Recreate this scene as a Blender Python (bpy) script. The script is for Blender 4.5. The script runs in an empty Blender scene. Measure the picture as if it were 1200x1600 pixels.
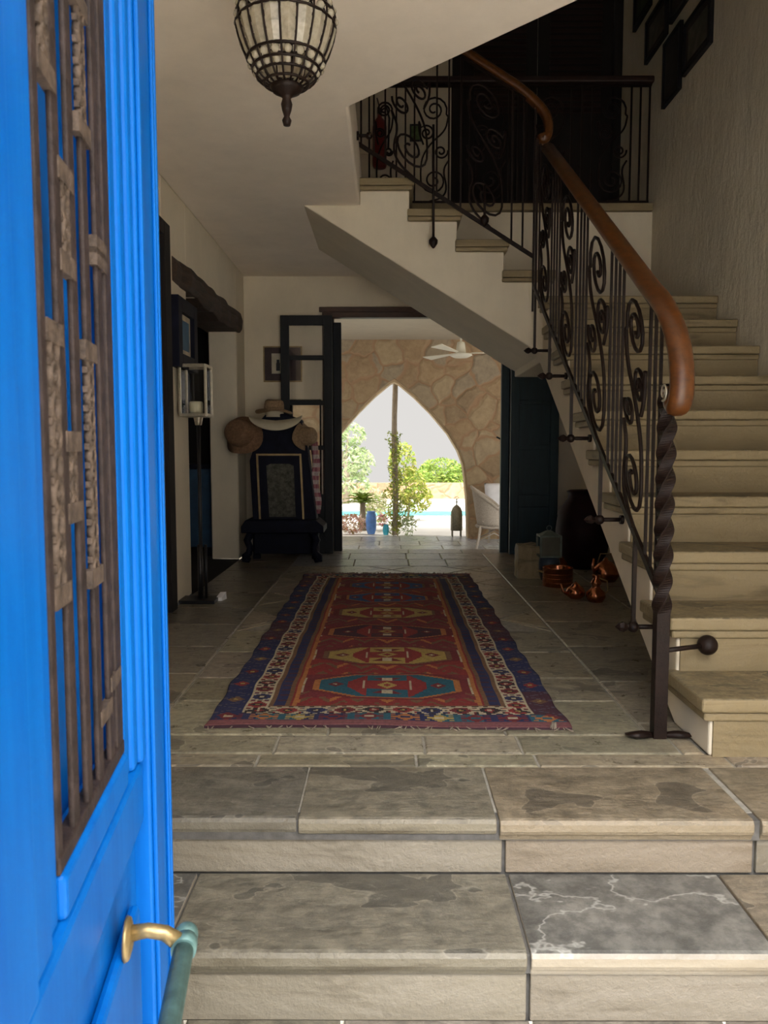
import bpy, bmesh, math, random
from mathutils import Vector, Matrix
random.seed(7)
PI = math.pi
scene = bpy.context.scene
COL = scene.collection

# ------------------------------------------------------------------ camera
F = 1220.0; H = 0.95; TH = math.atan(97 / F); CX = 605.0
cd = bpy.data.cameras.new('camera')
cam = bpy.data.objects.new('camera', cd); COL.objects.link(cam)
cam.location = (0, 0, H)
cam.rotation_euler = (PI / 2 - TH, 0, math.atan(5 / F))
cd.sensor_fit = 'VERTICAL'; cd.sensor_height = 36; cd.sensor_width = 27
cd.lens = F / 1600 * 36
cd.clip_start = 0.02; cd.clip_end = 300
cd.dof.use_dof = True; cd.dof.focus_distance = 3.2; cd.dof.aperture_fstop = 14.0
scene.camera = cam

# ------------------------------------------------------------------ light and exposure
scene.view_settings.view_transform = 'Standard'
scene.view_settings.look = 'None'
scene.view_settings.gamma = 1
scene.view_settings.use_curve_mapping = False
scene.view_settings.exposure = -0.03
SKY_FRONT = 0.77      # pale haze over the garden
SKY_BACK = 36.0       # bright open sky high in front of the house entrance
SKY_BACK_LOW = 2.3   # its hazier rim near the horizon
w = bpy.data.worlds.new('world'); scene.world = w; w.use_nodes = True
nt = w.node_tree; nt.nodes.clear()
tc = nt.nodes.new('ShaderNodeTexCoord'); sx = nt.nodes.new('ShaderNodeSeparateXYZ')
nt.links.new(tc.outputs['Generated'], sx.inputs[0])
mr = nt.nodes.new('ShaderNodeMapRange'); mr.interpolation_type = 'SMOOTHSTEP'
mr.inputs['From Min'].default_value = -0.10; mr.inputs['From Max'].default_value = -0.75
mr.inputs['To Min'].default_value = SKY_FRONT; mr.inputs['To Max'].default_value = SKY_BACK
nt.links.new(sx.outputs['Y'], mr.inputs['Value'])
el = nt.nodes.new('ShaderNodeMapRange'); el.interpolation_type = 'SMOOTHSTEP'
el.inputs['From Min'].default_value = 0.30; el.inputs['From Max'].default_value = 0.95
el.inputs['To Min'].default_value = SKY_BACK_LOW; el.inputs['To Max'].default_value = SKY_BACK
nt.links.new(sx.outputs['Z'], el.inputs['Value']); nt.links.new(el.outputs[0], mr.inputs['To Max'])
bg = nt.nodes.new('ShaderNodeBackground'); bg.inputs['Color'].default_value = (1.0, 0.972, 0.94, 1)
nt.links.new(mr.outputs[0], bg.inputs['Strength'])
wo = nt.nodes.new('ShaderNodeOutputWorld'); nt.links.new(bg.outputs[0], wo.inputs[0])
sd = bpy.data.lights.new('sun', 'SUN'); sd.energy = 2.3; sd.angle = math.radians(0.6); sd.color = (1, 0.94, 0.82)
sun = bpy.data.objects.new('sun', sd); COL.objects.link(sun); sun.location = (-8, 20, 15)
sun.rotation_euler = Vector((0.52, -0.02, -0.85)).to_track_quat('-Z', 'Y').to_euler()
scene.cycles.diffuse_bounces = 7; scene.cycles.max_bounces = 14; scene.cycles.transmission_bounces = 10
scene.cycles.sample_clamp_indirect = 6

# ------------------------------------------------------------------ helpers
def ray(px, py):
    a = (px - CX) / F; b = (800 - py) / F
    return (a, math.cos(TH) + b * math.sin(TH), -math.sin(TH) + b * math.cos(TH))
def at(px, py, X=None, Y=None, Z=None):
    r = ray(px, py)
    t = X / r[0] if X is not None else (Y / r[1] if Y is not None else (Z - H) / r[2])
    return Vector((r[0] * t, r[1] * t, H + r[2] * t))

ORG = {}
def thing(name, label, cat, loc=(0, 0, 0), group=None, kind=None):
    o = bpy.data.objects.new(name, None); COL.objects.link(o)
    o.empty_display_size = 0.05
    o.location = loc; ORG[o.name] = Vector(loc)
    return tag(o, label, cat, group, kind)
def tag(o, label=None, cat=None, group=None, kind=None):
    if label: o['label'] = label
    if cat: o['category'] = cat
    if group: o['group'] = group
    if kind: o['kind'] = kind
    return o

class MB:
    def __init__(s, tint=False):
        s.bm = bmesh.new(); s.tint = s.bm.loops.layers.float_color.new('tint') if tint else None
        s.col = (1, 1, 1, 1)
    def c(s, r, g=None, b=None):
        s.col = (r, r, r, 1) if g is None else (r, g, b, 1); return s
    def face(s, vs, smooth=False):
        try: f = s.bm.faces.new(vs)
        except ValueError: return None
        f.smooth = smooth
        if s.tint:
            for l in f.loops: l[s.tint] = s.col
        return f
    def v(s, p): return s.bm.verts.new(p)
    def poly(s, pts, smooth=False): return s.face([s.v(p) for p in pts], smooth)
    def hexa(s, b, t):
        b = [s.v(p) for p in b]; t = [s.v(p) for p in t]; n = len(b)
        s.face(b[::-1]); s.face(t)
        for i in range(n): s.face([b[i], b[(i + 1) % n], t[(i + 1) % n], t[i]])
    def box(s, x0, y0, z0, x1, y1, z1, inset=0.0):
        x0, x1 = min(x0, x1), max(x0, x1); y0, y1 = min(y0, y1), max(y0, y1); z0, z1 = min(z0, z1), max(z0, z1)
        q = lambda z, i: [(x0 + i, y0 + i, z), (x1 - i, y0 + i, z), (x1 - i, y1 - i, z), (x0 + i, y1 - i, z)]
        if inset <= 0: s.hexa(q(z0, 0), q(z1, 0))
        else:
            a = [s.v(p) for p in q(z0, 0)]; b = [s.v(p) for p in q(z1 - inset, 0)]; c = [s.v(p) for p in q(z1, inset)]
            s.face(a[::-1]); s.face(c)
            for i in range(4):
                j = (i + 1) % 4
                s.face([a[i], a[j], b[j], b[i]]); s.face([b[i], b[j], c[j], c[i]])
    def prism(s, poly, axis, a, b):
        def m(p, t):
            return {'X': (t, p[0], p[1]), 'Y': (p[0], t, p[1]), 'Z': (p[0], p[1], t)}[axis]
        s.hexa([m(p, a) for p in poly], [m(p, b) for p in poly])
    def tube(s, pts, r, n=8, closed=False, smooth=True, sec=None, up=None, cap=True):
        pts = [Vector(p) for p in pts]; k = len(pts)
        rs = r if isinstance(r, (list, tuple)) else [r] * k
        rings = []; N = None
        for i, p in enumerate(pts):
            if closed: T = pts[(i + 1) % k] - pts[i - 1]
            else: T = pts[min(i + 1, k - 1)] - pts[max(i - 1, 0)]
            if T.length < 1e-9: T = Vector((0, 0, 1))
            T.normalize()
            if up is not None:
                N = Vector(up); N = N - T * N.dot(T)
                if N.length < 1e-6: N = T.orthogonal()
                N.normalize()
            elif N is None: N = T.orthogonal().normalized()
            else:
                N = N - T * N.dot(T)
                N = N.normalized() if N.length > 1e-6 else T.orthogonal().normalized()
            B = T.cross(N)
            if sec: ring = [s.v(p + N * (q[0] * rs[i]) + B * (q[1] * rs[i])) for q in sec]
            else: ring = [s.v(p + (N * math.cos(2 * PI * j / n) + B * math.sin(2 * PI * j / n)) * rs[i]) for j in range(n)]
            rings.append(ring)
        m = len(rings[0])
        for i in range(k if closed else k - 1):
            a, b = rings[i], rings[(i + 1) % k]
            for j in range(m): s.face([a[j], a[(j + 1) % m], b[(j + 1) % m], b[j]], smooth)
        if not closed and cap: s.face(rings[0][::-1]); s.face(rings[-1])
    def bar(s, a, b, wx, wy=None, up=(0, 1, 0)):
        wy = wy or wx
        s.tube([a, b], 1, smooth=False, up=up, sec=[(wx / 2, wy / 2), (-wx / 2, wy / 2), (-wx / 2, -wy / 2), (wx / 2, -wy / 2)])
    def lathe(s, prof, c=(0, 0, 0), n=24, M=None, smooth=True, fn=None):
        c = Vector(c); rings = []
        for r, z in prof:
            if r < 1e-5:
                p = Vector((0, 0, z)); rings.append([s.v((M @ p if M else p) + c)])
            else:
                R = []
                for j in range(n):
                    a = 2 * PI * j / n; p = Vector((r * math.cos(a), r * math.sin(a), z))
                    if fn: p = fn(p, a, r)
                    R.append(s.v((M @ p if M else p) + c))
                rings.append(R)
        for a, b in zip(rings, rings[1:]):
            for j in range(n):
                k = (j + 1) % n
                if len(a) == 1 and len(b) == 1: continue
                if len(a) == 1: s.face([a[0], b[k], b[j]], smooth)
                elif len(b) == 1: s.face([a[j], a[k], b[0]], smooth)
                else: s.face([a[j], a[k], b[k], b[j]], smooth)
    def ball(s, c, r, n=10, sc=(1, 1, 1)):
        M = Matrix.Diagonal(sc).to_3x3()
        s.lathe([(r * math.sin(PI * i / n) if 0 < i < n else 0, -r * math.cos(PI * i / n)) for i in range(n + 1)], c, n + 2, M)
    def build(s, name, mat, parent=None, bevel=0, seg=2, fix=True, origin=None):
        if fix: bmesh.ops.recalc_face_normals(s.bm, faces=s.bm.faces)
        me = bpy.data.meshes.new(name)
        off = ORG[parent.name] if parent else Vector(origin or (0, 0, 0))
        for v in s.bm.verts: v.co -= off
        s.bm.to_mesh(me); s.bm.free()
        o = bpy.data.objects.new(name, me); COL.objects.link(o)
        me.materials.append(mat)
        if parent: o.parent = parent
        else: o.location = off
        ORG[o.name] = off
        if bevel:
            b = o.modifiers.new('bevel', 'BEVEL'); b.width = bevel; b.segments = seg; b.limit_method = 'ANGLE'; b.angle_limit = math.radians(40)
        return o
def single(mb, name, mat, label, cat, group=None, kind=None, origin=None, **k):
    return tag(mb.build(name, mat, None, origin=origin, **k), label, cat, group, kind)
def struct(mb, name, mat, label=None, cat=None, **k):
    o = mb.build(name, mat, None, **k); return tag(o, label, cat, None, 'structure')
def copy_tree(o, loc, rz=0, label=None, group=None):
    def rec(a, par):
        c = a.copy(); COL.objects.link(c)
        if par: c.parent = par
        for ch in list(a.children): rec(ch, c)
        return c
    c = rec(o, None); c.location = loc; c.rotation_euler = (0, 0, rz)
    if label: c['label'] = label
    if group: c['group'] = group
    return c

# ------------------------------------------------------------------ materials
def nodes(name, rough=0.6, metal=0.0):
    m = bpy.data.materials.new(name); m.use_nodes = True
    t = m.node_tree; b = t.nodes['Principled BSDF']
    b.inputs['Roughness'].default_value = rough; b.inputs['Metallic'].default_value = metal
    return m, t, b
def N(t, typ, **k):
    n = t.nodes.new(typ)
    for a, v in k.items():
        if a in n.inputs: n.inputs[a].default_value = v
        else: setattr(n, a, v)
    return n
def coords(t, scale=(1, 1, 1)):
    tc = N(t, 'ShaderNodeTexCoord'); mp = N(t, 'ShaderNodeMapping'); mp.inputs['Scale'].default_value = scale
    t.links.new(tc.outputs['Object'], mp.inputs['Vector']); return mp.outputs['Vector']
def noise(t, vec, scale, detail=4, rough=0.6):
    n = N(t, 'ShaderNodeTexNoise'); n.inputs['Scale'].default_value = scale; n.inputs['Detail'].default_value = detail
    n.inputs['Roughness'].default_value = rough
    t.links.new(vec, n.inputs['Vector']); return n.outputs['Fac']
def ramp(t, fac, stops):
    r = N(t, 'ShaderNodeValToRGB'); e = r.color_ramp.elements
    e[1].position = 1.0; e[0].position = stops[0][0]; e[0].color = (*stops[0][1][:3], 1)
    e[1].position = stops[-1][0]; e[1].color = (*stops[-1][1][:3], 1)
    for p, c in stops[1:-1]: e.new(p).color = (c[0], c[1], c[2], 1)
    t.links.new(fac, r.inputs[0]); return r.outputs[0]
def mix(t, fac, a, b, typ='MIX'):
    n = N(t, 'ShaderNodeMix'); n.data_type = 'RGBA'; n.blend_type = typ
    for i, v in ((0, fac), (6, a), (7, b)):
        if hasattr(v, 'is_output'): t.links.new(v, n.inputs[i])
        elif i == 0: n.inputs[0].default_value = v
        else: n.inputs[i].default_value = (v[0], v[1], v[2], 1)
    return n.outputs[2]
def bump(t, b, h, strength=0.3, dist=0.01):
    n = N(t, 'ShaderNodeBump'); n.inputs['Strength'].default_value = strength; n.inputs['Distance'].default_value = dist
    t.links.new(h, n.inputs['Height']); t.links.new(n.outputs[0], b.inputs['Normal'])
def simple(name, c, rough=0.6, metal=0.0, var=0.25, scale=12, bs=0.15, stretch=(1, 1, 1), spec=None, dist=0.004):
    m, t, b = nodes(name, rough, metal)
    v = coords(t, stretch); f = noise(t, v, scale)
    lo = [x * (1 - var) for x in c]; hi = [min(1, x * (1 + var)) for x in c]
    t.links.new(ramp(t, f, [(0.3, lo), (0.7, hi)]), b.inputs['Base Color'])
    if bs: bump(t, b, noise(t, v, scale * 3), bs, dist)
    if spec is not None: b.inputs['Specular IOR Level'].default_value = spec
    return m
def tinted(name, rough=0.8, var=0.15, scale=20, trans=0.0, bs=0.1):
    m, t, b = nodes(name, rough)
    a = N(t, 'ShaderNodeAttribute'); a.attribute_name = 'tint'
    v = coords(t); f = noise(t, v, scale)
    g = ramp(t, f, [(0.3, (1 - var,) * 3), (0.7, (1 + var,) * 3)])
    c = mix(t, 1.0, a.outputs['Color'], g, 'MULTIPLY')
    t.links.new(c, b.inputs['Base Color'])
    if bs: bump(t, b, noise(t, v, scale * 4), bs, 0.004)
    if trans:
        tr = N(t, 'ShaderNodeBsdfTranslucent'); t.links.new(c, tr.inputs['Color'])
        mx = N(t, 'ShaderNodeMixShader'); mx.inputs[0].default_value = trans
        t.links.new(b.outputs[0], mx.inputs[1]); t.links.new(tr.outputs[0], mx.inputs[2])
        t.links.new(mx.outputs[0], t.nodes['Material Output'].inputs[0])
    return m
def stone_mat(name, rough=0.36, use_tint=True, dark=1.0, bs=1.0):
    """layered sandstone: blotchy on the cleft face, banded on the cut edges"""
    m, t, b = nodes(name, rough)
    v = coords(t)
    f1 = noise(t, v, 3.2, 6, 0.62); f2 = noise(t, v, 14, 8, 0.7); f3 = noise(t, v, 1.3, 3)
    c = ramp(t, f1, [(0.28, (0.165, 0.155, 0.13)), (0.5, (0.26, 0.24, 0.195)), (0.72, (0.36, 0.325, 0.25))])
    f4 = noise(t, v, 42, 6, 0.7)
    c = mix(t, 0.45, c, ramp(t, f2, [(0.38, (0.085, 0.08, 0.068)), (0.62, (0.50, 0.45, 0.35))]))
    c = mix(t, 0.28, c, ramp(t, f4, [(0.42, (0.06, 0.056, 0.048)), (0.58, (0.50, 0.46, 0.37))]))
    rust = ramp(t, f3, [(0.56, (0, 0, 0)), (0.72, (1, 1, 1))])
    c = mix(t, mix(t, 0.68, rust, (0, 0, 0)), c, (0.40, 0.24, 0.11))
    f6 = noise(t, coords(t, (0.7, 2.6, 1.0)), 16, 6, 0.65)
    c = mix(t, 0.27, c, ramp(t, f6, [(0.4, (0.09, 0.09, 0.085)), (0.6, (0.44, 0.42, 0.37))]))
    # cleft scars: darker irregular flakes edged by a pale chipped rim, and thin pale scratches
    fl = noise(t, coords(t, (0.8, 1.3, 1)), 5.2, 3, 0.45); fl.node.inputs['Distortion'].default_value = 0.6
    flake = ramp(t, fl, [(0.600, (0, 0, 0)), (0.606, (0.62, 0.62, 0.62)), (1.0, (0.62, 0.62, 0.62))])
    rim = ramp(t, fl, [(0.590, (0, 0, 0)), (0.598, (0.5, 0.5, 0.5)), (0.606, (0, 0, 0))])
    c = mix(t, flake, c, (0.088, 0.086, 0.080))
    f5 = noise(t, coords(t, (0.8, 2.0, 1.0)), 6, 6, 0.55); f5.node.inputs['Distortion'].default_value = 1.8
    scr = ramp(t, f5, [(0.592, (0, 0, 0)), (0.600, (0.6, 0.6, 0.6)), (0.608, (0, 0, 0))])
    c = mix(t, scr, c, (0.58, 0.55, 0.48)); c = mix(t, rim, c, (0.55, 0.52, 0.45))
    # bands
    vb = coords(t, (1.0, 3, 7)); fb = noise(t, vb, 1.5, 5, 0.55); fb.node.inputs['Distortion'].default_value = 1.2
    cb = ramp(t, fb, [(0.3, (0.22, 0.19, 0.14)), (0.42, (0.35, 0.315, 0.24)), (0.6, (0.39, 0.355, 0.28)), (0.75, (0.27, 0.23, 0.165))])
    g = N(t, 'ShaderNodeNewGeometry'); s = N(t, 'ShaderNodeSeparateXYZ'); t.links.new(g.outputs['Normal'], s.inputs[0])
    k = N(t, 'ShaderNodeMapRange'); k.inputs['From Min'].default_value = 0.35; k.inputs['From Max'].default_value = 0.8
    t.links.new(s.outputs['Z'], k.inputs['Value'])
    c = mix(t, k.outputs[0], cb, c)
    if use_tint:
        a = N(t, 'ShaderNodeAttribute'); a.attribute_name = 'tint'
        c = mix(t, 1.0, c, a.outputs['Color'], 'MULTIPLY')
    if dark != 1: c = mix(t, 1.0, c, dark, 'MULTIPLY')
    t.links.new(c, b.inputs['Base Color'])
    ad = N(t, 'ShaderNodeMath', operation='ADD'); t.links.new(f1, ad.inputs[0])
    mu = N(t, 'ShaderNodeMath', operation='MULTIPLY'); mu.inputs[1].default_value = 0.35; t.links.new(f2, mu.inputs[0]); t.links.new(mu.outputs[0], ad.inputs[1])
    ad2 = N(t, 'ShaderNodeMath', operation='MULTIPLY_ADD'); ad2.inputs[1].default_value = 0.22; t.links.new(f6, ad2.inputs[0]); t.links.new(ad.outputs[0], ad2.inputs[2])
    bump(t, b, ad2.outputs[0], bs, 0.02)
    rr = N(t, 'ShaderNodeMapRange'); rr.inputs['To Min'].default_value = rough - 0.1; rr.inputs['To Max'].default_value = rough + 0.2
    t.links.new(f2, rr.inputs['Value']); t.links.new(rr.outputs[0], b.inputs['Roughness'])
    return m
def slate_mat():
    m, t, b = nodes('slate', 0.4)
    v = coords(t); f1 = noise(t, v, 4, 7, 0.65); f2 = noise(t, coords(t, (1, 1.6, 1)), 2.2, 5, 0.6)
    c = ramp(t, f1, [(0.3, (0.060, 0.059, 0.056)), (0.7, (0.150, 0.146, 0.135))])
    vein = ramp(t, f2, [(0.488, (0, 0, 0)), (0.5, (1, 1, 1)), (0.512, (0, 0, 0))])
    sp = ramp(t, noise(t, v, 22, 6, 0.7), [(0.42, (0.6, 0.6, 0.6)), (0.62, (1.5, 1.5, 1.45))]); c = mix(t, 0.7, c, sp, 'MULTIPLY'); c = mix(t, mix(t, 0.4, vein, (0, 0, 0)), c, (0.42, 0.42, 0.39))
    cb = ramp(t, noise(t, coords(t, (1, 3, 7)), 1.5, 5), [(0.3, (0.25, 0.21, 0.15)), (0.6, (0.39, 0.345, 0.27))])
    g = N(t, 'ShaderNodeNewGeometry'); s = N(t, 'ShaderNodeSeparateXYZ'); t.links.new(g.outputs['Normal'], s.inputs[0])
    k = N(t, 'ShaderNodeMapRange'); k.inputs['From Min'].default_value = 0.35; k.inputs['From Max'].default_value = 0.8
    t.links.new(s.outputs['Z'], k.inputs['Value'])
    t.links.new(mix(t, k.outputs[0], cb, c), b.inputs['Base Color']); bump(t, b, f1, 0.6, 0.02); return m
def rubble_mat():
    m, t, b = nodes('rubble_stone', 0.85)
    v = coords(t)
    nz = N(t, 'ShaderNodeTexNoise'); nz.inputs['Scale'].default_value = 2.5; t.links.new(v, nz.inputs['Vector'])
    ad = N(t, 'ShaderNodeVectorMath', operation='MULTIPLY_ADD'); t.links.new(nz.outputs['Color'], ad.inputs[0])
    ad.inputs[1].default_value = (0.28, 0.28, 0.28); t.links.new(v, ad.inputs[2])
    vo = N(t, 'ShaderNodeTexVoronoi'); vo.inputs['Scale'].default_value = 2.7; vo.feature = 'F1'
    ve = N(t, 'ShaderNodeTexVoronoi'); ve.inputs['Scale'].default_value = 2.7; ve.feature = 'DISTANCE_TO_EDGE'
    for q in (vo, ve): t.links.new(ad.outputs[0], q.inputs['Vector']); q.inputs['Randomness'].default_value = 0.9
    sp = N(t, 'ShaderNodeSeparateColor'); t.links.new(vo.outputs['Color'], sp.inputs[0])
    c = ramp(t, sp.outputs[0], [(0.0, (0.24, 0.165, 0.095)), (0.35, (0.34, 0.22, 0.115)), (0.6, (0.38, 0.28, 0.16)), (0.8, (0.27, 0.225, 0.165)), (1.0, (0.46, 0.34, 0.19))])
    c = mix(t, 0.4, c, ramp(t, noise(t, v, 9, 6, 0.7), [(0.3, (0.16, 0.105, 0.06)), (0.7, (0.46, 0.35, 0.21))]))
    e = ramp(t, ve.outputs['Distance'], [(0.03, (0, 0, 0)), (0.07, (1, 1, 1))])
    c = mix(t, e, (0.33, 0.205, 0.115), c)
    t.links.new(c, b.inputs['Base Color'])
    h = ramp(t, ve.outputs['Distance'], [(0.0, (0, 0, 0)), (0.14, (1, 1, 1))])
    bump(t, b, mix(t, 0.25, h, noise(t, v, 25, 5)), 0.7, 0.05); return m
def plaster(name, c, s=0.18):
    m, t, b = nodes(name, 0.85)
    v = coords(t); f = noise(t, v, 1.7, 5); f2 = noise(t, coords(t, (1, 1, 0.45)), 5, 8, 0.72)
    t.links.new(mix(t, 0.25, ramp(t, f, [(0.3, [x * 0.88 for x in c]), (0.7, [min(1, x * 1.05) for x in c])]),
                    ramp(t, f2, [(0.35, [x * 0.82 for x in c]), (0.65, [min(1, x * 1.08) for x in c])])), b.inputs['Base Color'])
    bump(t, b, f2, s, 0.03); return m
def paint_mat():
    m, t, b = nodes('blue_paint', 0.42)
    v = coords(t, (1, 1, 0.12)); f = noise(t, v, 26, 6, 0.65); f2 = noise(t, coords(t), 9, 8, 0.75)
    c = ramp(t, f, [(0.3, (0.000, 0.082, 0.36)), (0.7, (0.001, 0.118, 0.45))])
    chip = ramp(t, f2, [(0.725, (0, 0, 0)), (0.735, (1, 1, 1))])
    c = mix(t, mix(t, 0.45, chip, (0, 0, 0)), c, (0.45, 0.55, 0.75))
    t.links.new(c, b.inputs['Base Color']); bump(t, b, f, 0.12, 0.004)
    b.inputs['Specular IOR Level'].default_value = 0.13; return m
def glass(name, tint=(1, 1, 1), rough=0.02, alpha=0.12):
    m, t, b = nodes(name, rough)
    tr = N(t, 'ShaderNodeBsdfTransparent'); tr.inputs[0].default_value = (*tint, 1)
    gl = N(t, 'ShaderNodeBsdfGlossy'); gl.inputs['Roughness'].default_value = rough
    fr = N(t, 'ShaderNodeFresnel'); fr.inputs['IOR'].default_value = 1.5
    mx = N(t, 'ShaderNodeMixShader'); t.links.new(fr.outputs[0], mx.inputs[0])
    t.links.new(tr.outputs[0], mx.inputs[1]); t.links.new(gl.outputs[0], mx.inputs[2])
    t.links.new(mx.outputs[0], t.nodes['Material Output'].inputs[0]); return m
def wood_mat(name, lo, hi, rough=0.35, stretch=(14, 1.2, 14), coat=0.3):
    m, t, b = nodes(name, rough)
    f = noise(t, coords(t, stretch), 3, 6, 0.65)
    t.links.new(ramp(t, f, [(0.3, lo), (0.7, hi)]), b.inputs['Base Color']); bump(t, b, f, 0.1, 0.003)
    b.inputs['Coat Weight'].default_value = coat; return m

M_wall = plaster('white_plaster', (0.74, 0.665, 0.53))
M_wallr = plaster('rough_plaster', (0.74, 0.665, 0.52), 0.9)
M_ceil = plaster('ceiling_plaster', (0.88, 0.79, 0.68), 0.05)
M_stone = stone_mat('sandstone_slab', dark=(0.60, 0.60, 0.605))
M_tread = stone_mat('sandstone_tread', 0.5, False, (0.70, 0.60, 0.42))
M_floor = stone_mat('worn_floor_slab', 0.26, bs=0.45, dark=(1.0, 0.97, 0.94))
M_slate = slate_mat()
M_rubble = rubble_mat()
M_grout = simple('grout', (0.30, 0.285, 0.25), 0.9, bs=0.3, scale=40)
M_mortar = simple('shadowed_mortar', (0.10, 0.095, 0.088), 0.9, bs=0.3, scale=40)
M_blue = paint_mat()
M_iron = simple('wrought_iron', (0.013, 0.0065, 0.0048), 0.48, 0.0, spec=0.22, var=0.35, scale=30, bs=0.35)
M_rust = simple('rusty_cast_iron', (0.026, 0.017, 0.015), 0.65, 0.0, spec=0.25, var=0.5, scale=45, bs=0.5)
M_rust2 = simple('pitted_cast_iron', (0.070, 0.050, 0.037), 0.7, 0.0, spec=0.25, var=0.55, scale=70, bs=0.6)
M_rail = wood_mat('handrail_wood', (0.050, 0.016, 0.003), (0.135, 0.043, 0.007), 0.38, coat=0.03)
M_rail_dim = wood_mat('dimmed_rail_wood', (0.012, 0.004, 0.003), (0.026, 0.008, 0.005), 0.6, coat=0.0)  # rail wood darkened, upstairs dimness put into the colour
M_darkwood_gloom = wood_mat('dark_wood_and_gloom', (0.003, 0.002, 0.002), (0.007, 0.004, 0.004), 0.8, (10, 10, 1), 0)  # dark timber, also the painted-in gloom of the side room walls
M_lintel = wood_mat('old_beam_wood', (0.018, 0.011, 0.008), (0.075, 0.045, 0.030), 0.8, (10, 1.2, 10), 0)
M_door = wood_mat('stained_door_wood', (0.005, 0.007, 0.011), (0.011, 0.014, 0.019), 0.7, (9, 9, 1), 0)
M_teal = wood_mat('dark_teal_paint', (0.006, 0.024, 0.036), (0.011, 0.040, 0.056), 0.5, (9, 9, 1), 0)
M_frame = wood_mat('brown_frame_wood', (0.035, 0.015, 0.010), (0.07, 0.030, 0.018), 0.5, (2, 9, 9), 0)
M_glass = glass('pane_glass')
M_brass = simple('weathered_brass', (0.30, 0.22, 0.10), 0.4, 0.7, var=0.35, scale=40)
M_verd = simple('verdigris_brass', (0.10, 0.19, 0.18), 0.5, 0.35, var=0.45, scale=35)
M_copper = simple('polished_copper', (0.48, 0.18, 0.09), 0.2, 1.0, var=0.2, scale=20, bs=0.05)
M_olive = simple('aged_lantern_metal', (0.26, 0.24, 0.17), 0.55, 0.4, var=0.3, scale=40)
M_silver = simple('brushed_pewter', (0.55, 0.50, 0.40), 0.35, 0.8, var=0.2, scale=40)
M_black = simple('black_metal', (0.015, 0.015, 0.018), 0.4, 0.3)
M_navy = simple('dark_navy_lacquer', (0.006, 0.007, 0.018), 0.6, var=0.3, spec=0.15)
M_gold = simple('gilt_line', (0.34, 0.25, 0.12), 0.45, 0.4)
M_straw = simple('straw', (0.22, 0.125, 0.07), 0.85, var=0.3, scale=60, bs=0.5)
M_straw2 = simple('pale_straw', (0.28, 0.19, 0.11), 0.85, var=0.3, scale=60, bs=0.5)
M_felt = simple('cream_felt', (0.60, 0.55, 0.42), 0.9, var=0.1)
M_cand = simple('candle_wax', (0.75, 0.70, 0.50), 0.5, var=0.05)
M_wick = simple('wicker', (0.38, 0.33, 0.27), 0.75, var=0.3, scale=90, bs=0.6)
M_cush = simple('cream_canvas', (0.58, 0.50, 0.40), 0.9, var=0.1)
M_white = simple('white_fabric', (0.75, 0.75, 0.78), 0.9, var=0.06)
M_fan = simple('cream_enamel', (0.72, 0.68, 0.56), 0.4, var=0.05)
M_pave = simple('pale_paving', (0.66, 0.64, 0.62), 0.8, var=0.08, scale=3)
M_pave2 = simple('pale_paving_stone', (0.56, 0.53, 0.46), 0.8, var=0.12, scale=3)
M_soil = simple('garden_soil', (0.50, 0.42, 0.30), 0.9, var=0.25, scale=2)
M_leaf = tinted('leaf', 0.55, 0.2, 8, 0.35)
M_bark = simple('bark', (0.30, 0.25, 0.19), 0.9, var=0.3, scale=20, bs=0.6, stretch=(3, 3, 0.6))
M_potblue = simple('cobalt_glaze', (0.10, 0.24, 0.60), 0.3, var=0.2)
M_potturq = simple('turquoise_glaze', (0.05, 0.45, 0.62), 0.3, var=0.2)
M_terra = simple('terracotta', (0.45, 0.22, 0.11), 0.8, var=0.2)
M_red = simple('red_paint', (0.16, 0.012, 0.012), 0.45, var=0.15)
M_maroon = simple('maroon_glaze', (0.014, 0.003, 0.004), 0.6, var=0.3, spec=0.2)

# ------------------------------------------------------------------ room dimensions
XL, XR, YB = -1.29, 2.05, 7.15          # left wall, right wall, back wall
ZC, ZU, ZT = 2.50, 2.84, 5.4            # ground-floor ceiling, upper floor, roof
FX0, FX1 = -0.50, 1.12                  # veranda doorway
ZD = 2.15
VZ = -0.49                              # veranda level
YA = 12.6                               # arcade wall

# ---- floor: individual slabs on a grout bed, one mesh
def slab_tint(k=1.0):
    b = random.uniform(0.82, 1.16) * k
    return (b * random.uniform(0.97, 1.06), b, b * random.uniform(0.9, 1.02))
fl = MB(True)
def clip_poly(poly, x0, x1, y0, y1):
    def cl(ps, ins, cut):
        out = []
        for i in range(len(ps)):
            a, b = ps[i - 1], ps[i]
            if ins(b):
                if not ins(a): out.append(cut(a, b))
                out.append(b)
            elif ins(a): out.append(cut(a, b))
        return out
    for ax, lim, sg in ((0, x0, 1), (0, x1, -1), (1, y0, 1), (1, y1, -1)):
        if not poly: return poly
        poly = cl(poly, lambda p: (p[ax] - lim) * sg >= 0, lambda a, b: tuple(a[i] + (b[i] - a[i]) * (lim - a[ax]) / (b[ax] - a[ax]) for i in range(2)))
    return poly
def inset_poly(poly, g):
    n = len(poly); out = []
    cx = sum(p[0] for p in poly) / n; cy = sum(p[1] for p in poly) / n
    ar = sum(poly[i - 1][0] * poly[i][1] - poly[i][0] * poly[i - 1][1] for i in range(n))
    if ar < 0: poly = poly[::-1]
    for i in range(n):
        a, b, c = Vector(poly[i - 1]), Vector(poly[i]), Vector(poly[(i + 1) % n])
        e1 = (b - a); e2 = (c - b)
        if e1.length < 1e-6 or e2.length < 1e-6: continue
        e1.normalize(); e2.normalize()
        n1 = Vector((-e1.y, e1.x)); n2 = Vector((-e2.y, e2.x)); m = n1 + n2
        if m.length < 1e-4: continue
        m = m / max(0.25, m.dot(n1)) ; p = b + m * g; out.append((p.x, p.y))
    return out
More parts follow.
